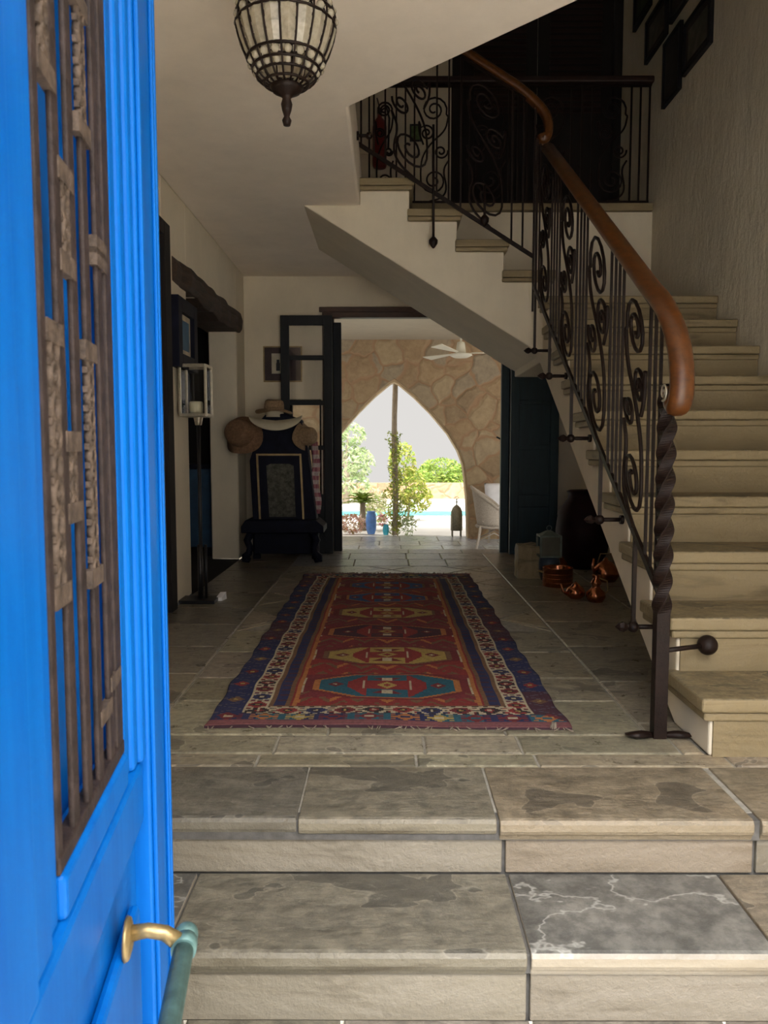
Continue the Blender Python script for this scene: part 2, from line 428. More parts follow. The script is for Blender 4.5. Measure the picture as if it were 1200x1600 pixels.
def slab(mb, poly, z, g=0.004, th=0.03):
    a = inset_poly(poly, g); b = inset_poly(poly, g + 0.005)
    if len(a) < 3 or len(a) != len(b): return
    va = [mb.v((*p, z - th)) for p in a]; vb = [mb.v((*p, z - 0.004)) for p in a]; vc = [mb.v((*p, z)) for p in b]; n = len(a)
    mb.face(vc)
    for i in range(n):
        j = (i + 1) % n; mb.face([va[i], va[j], vb[j], vb[i]]); mb.face([vb[i], vb[j], vc[j], vc[i]])
def rect(x0, x1, y0, y1): return [(x0, y0), (x1, y0), (x1, y1), (x0, y1)]
def row(mb, xs, y0, y1, z, k=1.0, g=0.004, sky_tint=False):
    for a, b in zip(xs, xs[1:]):
        q = slab_tint(k); mb.c(*((q[0], q[1] * 1.18, q[2] * 1.6) if sky_tint else q)); slab(mb, rect(a, b, y0, y1), z, g)  # sky reflection near the doorway put into slab colour as a blue tint
JL, JR = -0.80, 0.87
row(fl, [-1.29, -0.72, -0.40, 0.09, 0.46, 1.05, 1.6, 2.05], 2.285, 2.385, 0, 0.95)
row(fl, [-1.29, -0.80, -0.36, 0.12, 0.43, 0.93, 1.0], 2.385, 2.545, 0, 1.0)
ys = [2.545, 2.87, 3.26, 3.72, 4.2, 4.66, 5.15, 5.62, 6.1, 6.6, 7.15]
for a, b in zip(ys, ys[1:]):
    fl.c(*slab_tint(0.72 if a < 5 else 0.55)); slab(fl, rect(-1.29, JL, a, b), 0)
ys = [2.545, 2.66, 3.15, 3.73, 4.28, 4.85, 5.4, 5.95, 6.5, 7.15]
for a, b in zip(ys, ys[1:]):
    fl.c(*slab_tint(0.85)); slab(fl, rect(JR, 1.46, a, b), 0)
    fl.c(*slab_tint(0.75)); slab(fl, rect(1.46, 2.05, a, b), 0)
row(fl, [JL, -0.2, 0.4, JR], 2.545, 2.9, 0)
for a, b in ((2.9, 3.2), (3.2, 3.62), (3.62, 4.05)):
    row(fl, [JL, -0.25, 0.3, JR], a, b, 0, 0.95)
s = 0.30
for i in range(-3, 4):
    for j in range(-8, 9):
        cx = 0.035 + i * 2 * s + (s if j % 2 else 0); cy = 5.25 + j * s
        p = clip_poly([(cx - s, cy), (cx, cy - s), (cx + s, cy), (cx, cy + s)], JL, JR, 4.05, 6.35)
        if len(p) >= 3: fl.c(*slab_tint(0.95)); slab(fl, p, 0)
row(fl, [JL, -0.28, 0.18, 0.5, JR], 6.35, 6.75, 0, 1.0, sky_tint=True); row(fl, [JL, -0.34, 0.17, 0.48, JR], 6.75, 7.15, 0, 1.1, sky_tint=True)  # bluish sky reflection painted into the rows by the doorway
row(fl, [FX0, 0.2, 0.7, FX1], 7.15, 7.46, 0, 1.15, sky_tint=True)
floor = struct(fl, 'floor', M_floor, 'sandstone slab floor of the hall', 'floor')
g = MB(); g.box(-1.29, 2.0, -0.5, 2.05, 7.15, -0.006); g.box(FX0, 7.15, -0.5, FX1, 7.46, -0.006); struct(g, 'trim_1', M_grout, 'grey grout bed between the floor slabs', 'grout')

# ---- walls
wl = MB()
wl.box(XL - 0.24, 0.4, -0.31, XL, 3.3, ZT); wl.box(XL - 0.24, 3.3, 2.2, XL, 4.56, ZT)
wl.box(XL - 0.24, 4.56, 0, XL, 5.1, ZT); wl.box(XL - 0.24, 5.1, 1.97, XL, 6.76, ZT); wl.box(XL - 0.24, 6.76, 0, XL, YB, ZT)
struct(wl, 'wall_left', M_wall, 'white plastered left wall', 'wall', bevel=0.012)
wr = MB(); wr.box(XR, 0.4, -0.31, XR + 0.25, YB + 0.3, ZT); struct(wr, 'wall_right', M_wallr, 'rough plastered right wall above the stairs', 'wall')
wb = MB()
WX0, WX1, WZ0, WZ1 = -0.90, -0.60, 0.25, 1.41
wb.box(XL - 0.24, YB, -0.5, WX0, YB + 0.3, ZT); wb.box(WX1, YB, -0.5, FX0, YB + 0.3, ZT); wb.box(WX0, YB, -0.5, WX1, YB + 0.3, WZ0); wb.box(WX0, YB, WZ1, WX1, YB + 0.3, ZT); wb.box(FX1, YB, -0.5, XR, YB + 0.3, ZT); wb.box(FX0, YB, ZD + 0.06, FX1, YB + 0.3, ZT)
struct(wb, 'wall_back', M_wall, 'white plastered back wall around the veranda doorway', 'wall')
wf = MB()
wf.box(XL - 0.24, 0.1, -0.31, -0.30, 0.4, ZT); wf.box(1.55, 0.1, -0.31, XR + 0.25, 0.4, ZT); wf.box(-0.30, 0.1, 2.35, 1.55, 0.4, ZT)
struct(wf, 'wall_front', M_wall, 'white front wall around the entrance', 'wall')
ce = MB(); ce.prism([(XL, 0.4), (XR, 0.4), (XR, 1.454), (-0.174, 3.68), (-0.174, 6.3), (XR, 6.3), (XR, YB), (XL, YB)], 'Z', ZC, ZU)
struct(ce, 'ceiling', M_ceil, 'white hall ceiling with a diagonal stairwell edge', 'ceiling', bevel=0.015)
ro = MB(); ro.box(XL - 0.24, 0.1, ZT, XR + 0.25, YB + 0.3, ZT + 0.2); struct(ro, 'ceiling_upper', M_ceil, 'upper floor ceiling', 'ceiling')
# side room behind the left opening
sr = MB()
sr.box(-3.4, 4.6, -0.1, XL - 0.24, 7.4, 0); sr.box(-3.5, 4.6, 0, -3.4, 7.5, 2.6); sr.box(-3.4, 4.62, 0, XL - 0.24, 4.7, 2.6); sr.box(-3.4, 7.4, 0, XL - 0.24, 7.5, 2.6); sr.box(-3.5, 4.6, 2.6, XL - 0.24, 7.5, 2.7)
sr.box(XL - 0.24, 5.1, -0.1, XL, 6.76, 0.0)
struct(sr, 'wall_side_room', M_darkwood_gloom, 'room beyond the left opening, its gloom put into near-black walls', 'wall')  # darkness of the unlit room painted in as near-black wall colour
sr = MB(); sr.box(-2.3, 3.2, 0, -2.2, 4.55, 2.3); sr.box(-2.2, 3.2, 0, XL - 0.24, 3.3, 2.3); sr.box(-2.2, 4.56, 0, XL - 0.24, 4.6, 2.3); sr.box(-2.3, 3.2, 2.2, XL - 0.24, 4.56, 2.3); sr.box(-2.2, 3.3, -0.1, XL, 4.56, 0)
struct(sr, 'wall_closet', M_darkwood_gloom, 'dark recess behind the near left doorway', 'wall')
df = MB(); df.box(XL - 0.03, 4.5, 0, XL + 0.035, 4.62, 2.24); df.box(XL - 0.03, 3.25, 2.16, XL + 0.035, 4.5, 2.24); df.box(XL - 0.03, 3.25, 0, XL + 0.035, 3.33, 2.16)
struct(df, 'trim_2', M_darkwood_gloom, 'dark brown door frame at the near left wall', 'door frame', bevel=0.004)
# rough lintel over the left opening
li = MB(); rnd = random.Random(3); L0, L1 = 4.77, 6.82
rings = []
for i in range(15):
    y = L0 + (L1 - L0) * i / 14
    zt = 2.125 + rnd.uniform(-0.02, 0.015); zb = 1.965 + rnd.uniform(-0.012, 0.01) - (0.02 if i > 4 else -0.0); xf = XL + 0.028 + rnd.uniform(-0.012, 0.018)
    rings.append([li.v(p) for p in ((XL - 0.26, y, zb), (xf - 0.02, y, zb), (xf, y, zb + 0.03), (xf + rnd.uniform(0, .012), y, zb + 0.1), (xf - 0.01, y, zt - 0.02), (xf - 0.03, y, zt), (XL - 0.26, y, zt))])
for a, b in zip(rings, rings[1:]):
    for j in range(7): li.face([a[j], a[(j + 1) % 7], b[(j + 1) % 7], b[j]])
li.face(rings[0][::-1]); li.face(rings[-1])
struct(li, 'trim_3', M_lintel, 'rough dark timber lintel over the left opening', 'lintel', bevel=0.006)

# ---- entrance steps
def nosed_slab(mb, x0, x1, y0, y1, z, th=0.06):
    """tread slab whose front edge carries a rounded, moulded nosing"""
    prof = [(y1, z - th), (y0 + 0.016, z - th), (y0 + 0.010, z - th + 0.016), (y0 + 0.004, z - th + 0.02), (y0, z - th + 0.03), (y0, z - 0.012), (y0 + 0.006, z - 0.003), (y0 + 0.014, z), (y1, z)]
    mb.prism(prof, 'X', x0, x1)
up = thing('entrance_step', 'upper sandstone entrance step leading to the hall floor', 'step', (0, 2.0, -0.155))
for k, (a, b, tn) in enumerate([(-0.95, -0.236, (0.80, 0.80, 0.80)), (-0.230, 0.283, (1.0, 0.97, 0.9)), (0.291, 0.945, (1.12, 1.0, 0.86)), (0.965, 2.05, (1.1, 1.0, 0.88))]):
    m = MB(True).c(*tn); nosed_slab(m, a, b, 1.939 + (0.012, 0.006, 0, 0)[k], 2.281, 0); m.build('tread_slab', M_stone, up, bevel=0.003)
for a, b, tn in [(-0.95, 0.30, (1.18, 1.15, 1.15)), (0.31, 0.955, (1.1, 1.0, 0.95)), (0.965, 2.05, (1, 1, 1))]:
    m = MB(True).c(*tn); m.box(a, 1.967, -0.155, b, 2.0, -0.063); m.build('riser_slab', M_stone, up, bevel=0.003)
m = MB(); m.box(-1.28, 1.98, -0.5, 2.05, 2.28, -0.066); m.box(-1.28, 1.955, -0.06, 2.05, 2.28, -0.008); m.build('mortar_core', M_mortar, up)
lo = thing('entrance_step', 'lower sandstone entrance step with a dark slate slab at its right', 'step', (0, 1.7, -0.31))
m = MB(True).c(0.6, 0.62, 0.66); m.box(-0.95, 1.64, -0.215, -0.497, 1.962, -0.155); m.build('tread_slab', M_slate, lo, bevel=0.003)
m = MB(True).c(0.86, 0.85, 0.80); nosed_slab(m, -0.49, 0.309, 1.636, 1.962, -0.155); m.build('tread_slab', M_stone, lo, bevel=0.003)
m = MB(True); nosed_slab(m, 0.318, 0.86, 1.636, 1.962, -0.155); tag(m.build('tread_slab', M_slate, lo, bevel=0.003), 'dark slate slab with pale veins')
m = MB(True).c(1.05, 0.95, 0.85); nosed_slab(m, 0.868, 2.05, 1.636, 1.962, -0.155); m.build('tread_slab', M_stone, lo, bevel=0.003)
for a, b, tn in [(-0.95, 0.312, (1.12, 1.1, 1.08)), (0.321, 2.05, (1.05, 1.02, 1.02))]:
    m = MB(True).c(*tn); m.box(a, 1.66, -0.33, b, 1.69, -0.218); m.build('riser_slab', M_stone, lo, bevel=0.003)
m = MB(); m.box(-1.28, 1.675, -0.5, 2.05, 1.965, -0.222); m.box(-0.95, 1.65, -0.21, 2.05, 1.965, -0.165); m.build('mortar_core', M_mortar, lo)
po = MB(True)
for i, y in enumerate([1.30]):
    xs = [-1.5, -0.45, -0.1 + 0.05 * i, 0.32, 0.75, 1.3, 2.3]
    row(po, xs, y, y + 0.35, -0.315, 0.95)
struct(po, 'floor_porch', M_stone, 'stone paving of the porch', 'floor')
pg = MB(); pg.box(-30, -40, -0.6, 30, 1.29, -0.318); pg.box(-1.5, 1.29, -0.6, 2.3, 1.66, -0.33); struct(pg, 'floor_courtyard', simple('pale_bounce_court', (0.84, 0.80, 0.72), 0.8, var=0.06, scale=2), 'unseen ground in front of the house, made pale to bounce light in', 'ground')  # out of view, kept pale and wide to bounce daylight onto the ceiling

# ------------------------------------------------------------------ staircase
RUN, RIS, YN = 0.2865, 0.19, 2.338
def yn(n): return YN + RUN * (n - 1)            # nose of step n
SX = 1.0                                        # open side of flight one
st = thing('staircase', 'white plastered staircase with sandstone treads turning left at a landing', 'staircase', (1.5, 2.34, 0))
body = [(2.66, 0.0), (yn(1) + 0.03, 0.0)]
for n in range(1, 11):
    body += [(yn(n) + 0.03, RIS * n - 0.075), (yn(n + 1) + 0.03 if n < 10 else 6.2, RIS * n - 0.075)]
body += [(6.2, 1.52), (5.19, 1.52)]
m = MB(); m.prism(body, 'X', SX, XR - 0.003); m.build('flight_body', M_wall, st, bevel=0.008)
RX = [1.05, 0.745, 0.445, 0.14, -0.174]         # risers of flight two
b2 = [(1.05, 1.54), (1.05, 1.83)]
for k, x in enumerate(RX[1:]):
    b2 += [(RX[k], 2.09 + RIS * k - 0.07), (x, 2.09 + RIS * k - 0.07)]
b2 += [(-0.174, 2.502), (-0.535, 2.502), (0.96, 1.585)]
m = MB(); m.prism(b2, 'Y', 5.1, 6.2); m.build('flight_body', M_wall, st, bevel=0.008)
m = MB(); m.prism([(-0.17, 2.52), (0.30, 2.30), (0.60, 2.10), (0.90, 1.86), (1.1, 1.8), (XR - 0.003, 1.8), (XR - 0.003, ZU - 0.06), (-0.17, ZU - 0.06)], 'Y', 6.201, 6.298); m.build('landing_wall', M_wall, st)
def tread(x0, x1, y0, y1, z):
    m = MB()
    m.box(x0, y0, z - 0.045, x1, y1, z); m.box(x0 + 0.012, y0 + 0.012, z - 0.075, x1, y1, z - 0.0455)
    m.build('tread', M_tread, st, bevel=0.008, seg=3)
for n in range(1, 11):
    y1 = yn(n + 1) + 0.045 if n < 10 else 6.19
    tread(SX - 0.035, XR - 0.004, yn(n), y1, RIS * n)
    m = MB(); m.box(SX + 0.01, yn(n) + 0.022, RIS * (n - 1), XR - 0.005, yn(n) + 0.04, RIS * n - 0.076); m.build('riser', M_tread, st)
for k in range(4):
    z = 2.09 + RIS * k; m = MB()
    m.box(RX[k + 1] - 0.012, 5.065, z - 0.045, RX[k] + 0.03, 6.195, z); m.box(RX[k + 1] - 0.012, 5.077, z - 0.07, RX[k] + 0.02, 6.195, z - 0.0455)
    m.build('tread', M_tread, st, bevel=0.006)
m = MB(); m.box(-0.19, 6.17, ZU - 0.055, XR - 0.004, 6.34, ZU + 0.002); m.build('landing_edge', M_tread, st, bevel=0.006)

# ------------------------------------------------------------------ iron railings
def spiral(c, r0, r1, a0, turns, n=26):
    return [(c[0] + (r0 + (r1 - r0) * i / n) * math.cos(a0 + turns * 2 * PI * i / n), c[1] + (r0 + (r1 - r0) * i / n) * math.sin(a0 + turns * 2 * PI * i / n)) for i in range(n + 1)]
def smooth2(pts, it=2):
    for _ in range(it):
        q = [pts[0]]
        for a, b in zip(pts, pts[1:]):
            q += [(a[0] * .75 + b[0] * .25, a[1] * .75 + b[1] * .25), (a[0] * .25 + b[0] * .75, a[1] * .25 + b[1] * .75)]
        q.append(pts[-1]); pts = q
    return pts
def scroll_curves(wd, ht):
    """wrought scrolls filling a panel wd wide, ht tall: (u centred, v from bottom)"""
    r = wd * 0.40; out = []
    a = spiral((0.02 * wd, 0.19 * ht), 0.018, r, PI / 2, -1.75)            # big bottom loop
    out.append(a + smooth2([a[-1], (-0.39 * wd, 0.28 * ht), (-0.34 * wd, 0.40 * ht), (-0.05 * wd, 0.52 * ht), (0.38 * wd, 0.62 * ht), (0.46 * wd, 0.74 * ht)]) + spiral((0.02 * wd, 0.80 * ht), r * 1.02, 0.018, -0.35, 1.9))
    out.append(smooth2([(-0.30 * wd, 0.50 * ht), (-0.44 * wd, 0.60 * ht), (-0.44 * wd, 0.70 * ht)]) + spiral((-0.20 * wd, 0.60 * ht), wd * 0.24, 0.012, 2.4, -1.6))
    out.append(spiral((0.24 * wd, 0.44 * ht), 0.012, wd * 0.22, 3.3, 1.5))
    out.append(smooth2([(0.47 * wd, 0.36 * ht), (0.30 * wd, 0.28 * ht), (0.44 * wd, 0.12 * ht), (0.30 * wd, 0.04 * ht), (-0.1 * wd, 0.01 * ht)]))
    return out
def panel(root, P, s0, s1, zb, zt, wd=None, mat=None):
    """scrolls between run positions s0..s1; P(s, z) -> point; zb(s), zt(s) rail heights"""
    w_ = s1 - s0; mid = (s0 + s1) / 2
    for cv in scroll_curves(w_, zt(mid) - zb(mid)):
        pts = []
        for u, v in cv:
            s_ = min(max(mid + u, s0), s1); pts.append(P(s_, zb(s_) + max(0.0, v)))
        m = MB(); m.tube(pts, 0.0074, 6); m.build('scroll', M_iron, root)
def finial(mb, p, d, L=0.055, r=0.018):
    d = Vector(d).normalized(); Mx = d.to_track_quat('Z', 'Y').to_matrix()
    mb.lathe([(0, 0), (r * .55, 0.004), (r * .5, L * .15), (r, L * .45), (r * .75, L * .7), (0, L)], p, 6, Mx, smooth=False)

# flight one -----------------------------------------------------------
RXP = 0.90
zb1 = lambda y: 0.738 + 0.63 * (y - 2.97)
zt1 = lambda y: zb1(y) + 0.885
r1 = thing('stair_railing', 'wrought iron railing of the lower flight with a twisted newel and brown handrail', 'railing', (0.9, 2.53, 0))
P1 = lambda s, z: (RXP, s, z)
m = MB(); m.bar(P1(2.55, zb1(2.55)), P1(4.9, zb1(4.9)), 0.012, 0.026, up=(1, 0, 0)); m.build('bottom_bar', M_iron, r1)
m = MB(); m.bar(P1(2.6, zt1(2.6)), P1(4.55, zt1(4.55)), 0.034, 0.009, up=(1, 0, 0)); m.build('top_bar', M_iron, r1)
bars1 = [2.60, 2.655, 2.71, 3.03, 3.085, 3.14, 3.20, 3.60, 3.66, 3.72, 3.79, 4.17, 4.24, 4.31, 4.38, 4.74, 4.84]
drops = {2.82: at(997, 985, X=RXP).z, 3.30: at(937, 812, X=RXP).z, 3.85: at(890, 685, X=RXP).z, 4.39: at(857, 588, X=RXP).z, 4.84: at(832, 550, X=RXP).z}
for y in bars1:
    if y == 4.84: continue
    m = MB(); m.bar(P1(y, zb1(y)), P1(y, zt1(y)), 0.0095, 0.0095); m.build('baluster', M_iron, r1)
for y, z in drops.items():
    m = MB(); m.bar(P1(y, z), P1(y, zt1(y) if y == 4.84 else zb1(y)), 0.014, 0.014); b = m.build('bracket', M_iron, r1)
    m = MB(); finial(m, (RXP - 0.012, y, z), (-1, 0, 0), 0.055, 0.021); m.ball((RXP, y, z), 0.021, 8)
    m.tube([(RXP, y, z), (SX - 0.002, y, z)], 0.009, 8); m.tube([(SX - 0.014, y, z), (SX + 0.001, y, z)], 0.019, 10)
    m.build('finial', M_iron, b)
for a, b in [(2.74, 3.0), (3.23, 3.57), (3.83, 4.14), (4.42, 4.71)]:
    panel(r1, P1, a, b, zb1, zt1)
# twisted newel
m = MB(); rings = []; nz = 150; z1 = 1.16
for i in range(nz + 1):
    z = z1 * i / nz; tw = max(0, z - 0.42) * 19.0; hw = 0.0235
    if z > 0.42: hw *= 1.0 + 0.08 * math.sin((z - 0.42) * 76)
    rings.append([m.v((RXP + hw * 1.3 * math.cos(tw + PI / 4 + j * PI / 2), 2.53 + hw * 1.3 * math.sin(tw + PI / 4 + j * PI / 2), z)) for j in range(4)])
for a, b in zip(rings, rings[1:]):
    for j in range(4): m.face([a[j], a[(j + 1) % 4], b[(j + 1) % 4], b[j]])
m.face(rings[-1])
nw = m.build('newel_post', M_iron, r1, bevel=0.002)
for sgn in (-1, 1):
    m = MB(); R = []
    for i in range(9):
        t = i / 8; x = RXP + sgn * (0.012 + 0.10 * t); hw = 0.012 + 0.017 * math.sin(PI * min(1, t * 1.02) ** 1.6) * (1 if t < .98 else .3)
        R.append([m.v((x, 2.53 - hw - 0.012 * t, 0.002 + .012 * t)), m.v((x, 2.53 - 0.012 * t, 0.014 + 0.010 * math.sin(PI * t))), m.v((x, 2.53 + hw - 0.012 * t, 0.002 + .012 * t)), m.v((x, 2.53 - 0.012 * t, 0.0 + .01 * t))])
    for a, b in zip(R, R[1:]):
        for j in range(4): m.face([a[j], a[(j + 1) % 4], b[(j + 1) % 4], b[j]], True)
    m.face(R[0]); m.face(R[-1]); m.build('foot', M_iron, r1)
zz = at(1107, 1008, Y=2.6).z
m = MB(); m.tube([(RXP + 0.01, 2.53, zz), (1.075, 2.60, zz)], 0.0085, 8); an = m.build('anchor_rod', M_iron, r1)
m = MB(); m.ball((1.085, 2.605, zz), 0.034, 12); m.build('ball', M_iron, an)
# handrail with a drooping volute
def zh(y): return zt1(y) + 0.035
path = [P1(y, zh(y)) for y in (4.52, 4.2, 3.8, 3.3, 2.9, 2.72)]
tail = [(2.62, 1.445), (2.54, 1.385), (2.47, 1.315), (2.425, 1.24), (2.405, 1.16), (2.415, 1.10), (2.445, 1.075), (2.47, 1.10), (2.465, 1.135), (2.448, 1.14)]
tail = smooth2([(2.72, zh(2.72))] + tail, 2)
pts = path[:-1] + [P1(a, b) for a, b in tail]
rs = [1.0] * (len(pts) - 8) + [0.95, 0.85, 0.75, 0.65, 0.55, 0.5, 0.45, 0.4]
sec = [(0.036, 0.006), (0.036, -0.010), (0.028, -0.022), (-0.028, -0.022), (-0.036, -0.010), (-0.036, 0.006), (-0.026, 0.020), (-0.01, 0.027), (0.01, 0.027), (0.026, 0.020)]
k = len(pts)
m = MB()
def strip(m, pts, rs, sec):
    rings = []
    for i, p in enumerate(pts):
        p = Vector(p); T = (Vector(pts[min(i + 1, k - 1)]) - Vector(pts[max(i - 1, 0)])).normalized(); Nn = Vector((1, 0, 0)); B = T.cross(Nn)
        if B.z < 0 and i < 5: B = -B
        rings.append((p, Nn, B))
    return rings
fr = strip(m, pts, rs, sec); ring = []; lastB = None
for (p, Nn, B), r in zip(fr, rs):
    if lastB is not None and B.dot(lastB) < 0: B = -B
    lastB = B
    ring.append([m.v(p + Nn * q[0] + B * q[1] * r) for q in sec])
for a, b in zip(ring, ring[1:]):
    for j in range(len(sec)): m.face([a[j], a[(j + 1) % len(sec)], b[(j + 1) % len(sec)], b[j]], True)
m.face(ring[0]); m.face(ring[-1])
tag(m.build('handrail', M_rail, r1), 'polished brown wooden handrail curling down at its end')
m = MB(); m.tube([(RXP - 0.037, 2.462 + p[0], 1.13 + p[1]) for p in spiral((0, 0), 0.004, 0.028, 0, 1.8)], 0.004, 6); m.build('volute_strip', M_silver, r1)

# flight two -----------------------------------------------------------
YR2 = 5.02
zb2 = lambda s: at(833, 401, Y=YR2).z + 0.625 * (s + 0.0)
X0 = at(833, 401, Y=YR2).x
P2 = lambda s, z: (X0 - s, YR2, z)
zt2 = lambda s: zb2(s) + 0.92
r2 = thing('stair_railing', 'wrought iron scroll railing of the upper flight rising to the left', 'railing', (0.9, 5.02, 1.9))
m = MB(); m.bar(P2(0, zb2(0)), P2(1.12, zb2(1.12)), 0.012, 0.024, up=(0, 1, 0)); m.build('bottom_bar', M_iron, r2)
m = MB(); m.bar(P2(0.0, zt2(0)), P2(1.12, zt2(1.12)), 0.034, 0.009, up=(0, 1, 0)); m.build('top_bar', M_iron, r2)
for s_ in [0.0, 0.07, 0.14, 0.46, 0.535, 0.61, 0.93, 1.0, 1.08]:
    m = MB(); m.bar(P2(s_, zb2(s_) - (0.34 if s_ == 0 else 0)), P2(s_, zt2(s_)), 0.011, 0.011); m.build('baluster', M_iron, r2)
for a, b in [(0.17, 0.43), (0.64, 0.90)]: panel(r2, P2, a, b, zb2, zt2)
for px_, y0, y1 in ((677, 195, 372), (757, 290, 338)):
    a = at(px_, y0, Y=YR2 - 0.02); b = at(px_, y1, Y=YR2 - 0.02)
    m = MB(); m.tube([a, b], 0.008, 8); bb = m.build('bracket', M_iron, r2)
    m = MB(); m.lathe([(0, 0.012), (0.010, 0.008), (0.028, -0.012), (0.026, -0.035), (0.010, -0.058), (0, -0.065)], b, 12); m.build('finial', M_iron, bb)
    if px_ == 677:
        m = MB(); m.tube([b + Vector((0, 0, -0.02)), b + Vector((0, 0.10, -0.02))], 0.009, 8); m.build('anchor_rod', M_iron, bb)
m = MB(); a = at(547, 212, Y=4.6); q = Vector((-0.174, 4.6, a.z)); m.tube([q, q + Vector((0.07, 0, 0))], 0.009, 8); m.tube([q, q + Vector((0.012, 0, 0))], 0.024, 12); m.ball(q + Vector((0.07, 0, 0)), 0.02, 8); m.build('wall_anchor', M_iron, r2)
hp = [P2(s_, zt2(s_) + 0.035) for s_ in (1.15, 0.8, 0.4, 0.12)]
hp += [P2(a, b) for a, b in smooth2([(0.12, zt2(0.12) + 0.035), (0.02, zt2(0.02) + 0.02), (-0.06, zt2(0) - 0.05), (-0.085, zt2(0) - 0.13), (-0.075, zt2(0) - 0.20), (-0.045, zt2(0) - 0.215), (-0.035, zt2(0) - 0.185)], 2)][1:]
m = MB(); m.tube(hp, 1.0, up=(0, 1, 0), sec=[(0.034, 0.014), (0.022, 0.026), (-0.022, 0.026), (-0.034, 0.014), (-0.034, -0.016), (-0.024, -0.024), (0.024, -0.024), (0.034, -0.016)]); m.build('handrail', M_rail, r2)

# landing balustrade -----------------------------------------------------
r3 = thing('balustrade', 'straight iron balustrade of the upper landing with a wooden top rail darkened for the dim upstairs', 'railing', (0.9, 6.25, ZU))
YR3 = 6.25; P3 = lambda s, z: (s, YR3, z)
zb3 = lambda s: ZU + 0.03; zt3 = lambda s: ZU + 0.90
m = MB(); m.bar(P3(-0.15, ZU + 0.03), P3(2.03, ZU + 0.03), 0.012, 0.022, up=(0, 1, 0)); m.build('bottom_bar', M_iron, r3)
m = MB(); m.bar(P3(-0.15, ZU + 0.90), P3(2.03, ZU + 0.90), 0.03, 0.01, up=(0, 1, 0)); m.build('top_bar', M_iron, r3)
m = MB(); m.box(-0.15, YR3 - 0.035, ZU + 0.915, 2.045, YR3 + 0.035, ZU + 0.965); m.build('handrail', M_rail_dim, r3, bevel=0.012)
for s_ in [-0.14, 0.07, 0.14, 0.21, 0.50, 0.57, 0.64, 0.94, 1.01, 1.08, 1.42, 1.50, 1.58, 1.88, 1.95, 2.02]:
    m = MB(); m.bar(P3(s_, ZU), P3(s_, ZU + 0.9), 0.013, 0.013); m.build('baluster', M_iron, r3)
for a, b in [(-0.10, 0.05), (0.23, 0.48), (0.66, 0.92), (1.12, 1.38), (1.61, 1.86)]: panel(r3, P3, a, b, zb3, zt3)

# ------------------------------------------------------------------ blue front door, open inwards
E0 = Vector((-0.324, 1.12, 0)); U = Vector((0.1375, -0.9905, 0)); Nn = Vector((0.9905, 0.1375, 0))
def D(t, n, z): p = E0 + U * t + Nn * n; return (p.x, p.y, z)
dr = thing('door_1', 'bright blue panelled front door leaf with rusty iron grille, swung inwards', 'door', tuple(E0 + Vector((0, 0, -0.3))), None, 'structure')
ZB, ZTD = -0.30, 2.42; G0, G1, GZ0, GZ1 = 0.238, 0.508, 0.60, 2.15
def dbox(m, t0, t1, n0, n1, z0, z1):
    m.hexa([D(t0, n0, z0), D(t1, n0, z0), D(t1, n1, z0), D(t0, n1, z0)], [D(t0, n0, z1), D(t1, n0, z1), D(t1, n1, z1), D(t0, n1, z1)])
m = MB(); dbox(m, 0, 0.154, -0.045, 0, ZB, ZTD); m.build('lock_stile', M_blue, dr, bevel=0.004)
m = MB(); dbox(m, 0.67, 0.90, -0.045, 0, ZB, ZTD); m.build('hinge_stile', M_blue, dr, bevel=0.004)
m = MB(); dbox(m, 0.155, 0.669, -0.045, -0.004, ZTD - 0.2, ZTD); m.build('top_rail', M_blue, dr, bevel=0.004)
m = MB(); dbox(m, 0.155, 0.669, -0.045, -0.008, 0.475, 0.56); m.build('middle_rail', M_blue, dr, bevel=0.008)
m = MB(); dbox(m, 0.155, 0.669, -0.045, -0.02, ZB, 0.475)
dbox(m, 0.21, 0.62, -0.02, -0.006, 0.05, 0.40); m.build('panel', M_blue, dr, bevel=0.012)
m = MB()
for t0, t1, n in ((0.155, 0.178, -0.004), (0.1785, 0.205, -0.010), (0.2055, 0.2375, -0.015), (0.5085, 0.545, -0.016), (0.5455, 0.60, -0.010), (0.6005, 0.669, -0.004)): dbox(m, t0, t1, -0.045, n, 0.56, ZTD - 0.2)
dbox(m, 0.2378, 0.508, -0.045, -0.010, 0.56, 0.60); dbox(m, 0.2378, 0.508, -0.045, -0.012, GZ1, ZTD - 0.2)
m.build('moulding', M_blue, dr, bevel=0.006, seg=3)
m = MB(); dbox(m, 0.01, 0.02, 0, 0.006, ZB, ZTD); dbox(m, 0.026, 0.034, 0, 0.005, ZB, ZTD); dbox(m, 0.138, 0.148, 0, 0.006, ZB, ZTD); m.build('bead_strip', M_blue, dr, bevel=0.002)
m = MB(); dbox(m, 0.23, 0.515, -0.052, -0.047, GZ0 - 0.02, GZ1 + 0.02); m.build('glass', simple('blue_backing_glass', (0.006, 0.13, 0.50), 0.25, var=0.3, scale=4, bs=0), dr)
gr = MB(); dbox(gr, G0, G0 + 0.030, -0.022, -0.015, GZ0, GZ1); dbox(gr, G1 - 0.014, G1, -0.022, -0.015, GZ0, GZ1); dbox(gr, G0, G1, -0.03, -0.014, GZ0, GZ0 + 0.016); dbox(gr, G0, G1, -0.03, -0.014, GZ1 - 0.016, GZ1)
grille = gr.build('grille', M_rust, dr, bevel=0.002)
gb = [0.292, 0.345, 0.395, 0.445]
for t in gb:
    m = MB(); dbox(m, t - 0.010, t + 0.010, -0.021, -0.0155, GZ0 + 0.006, GZ1); m.build('grille_bar', M_rust, grille, bevel=0.002)
def yz(t, py):   # height of picture row py on the door face at run t
    p = Vector(D(t, 0, 0)); r = ray(605, py); return H + r[2] / r[1] * p.y
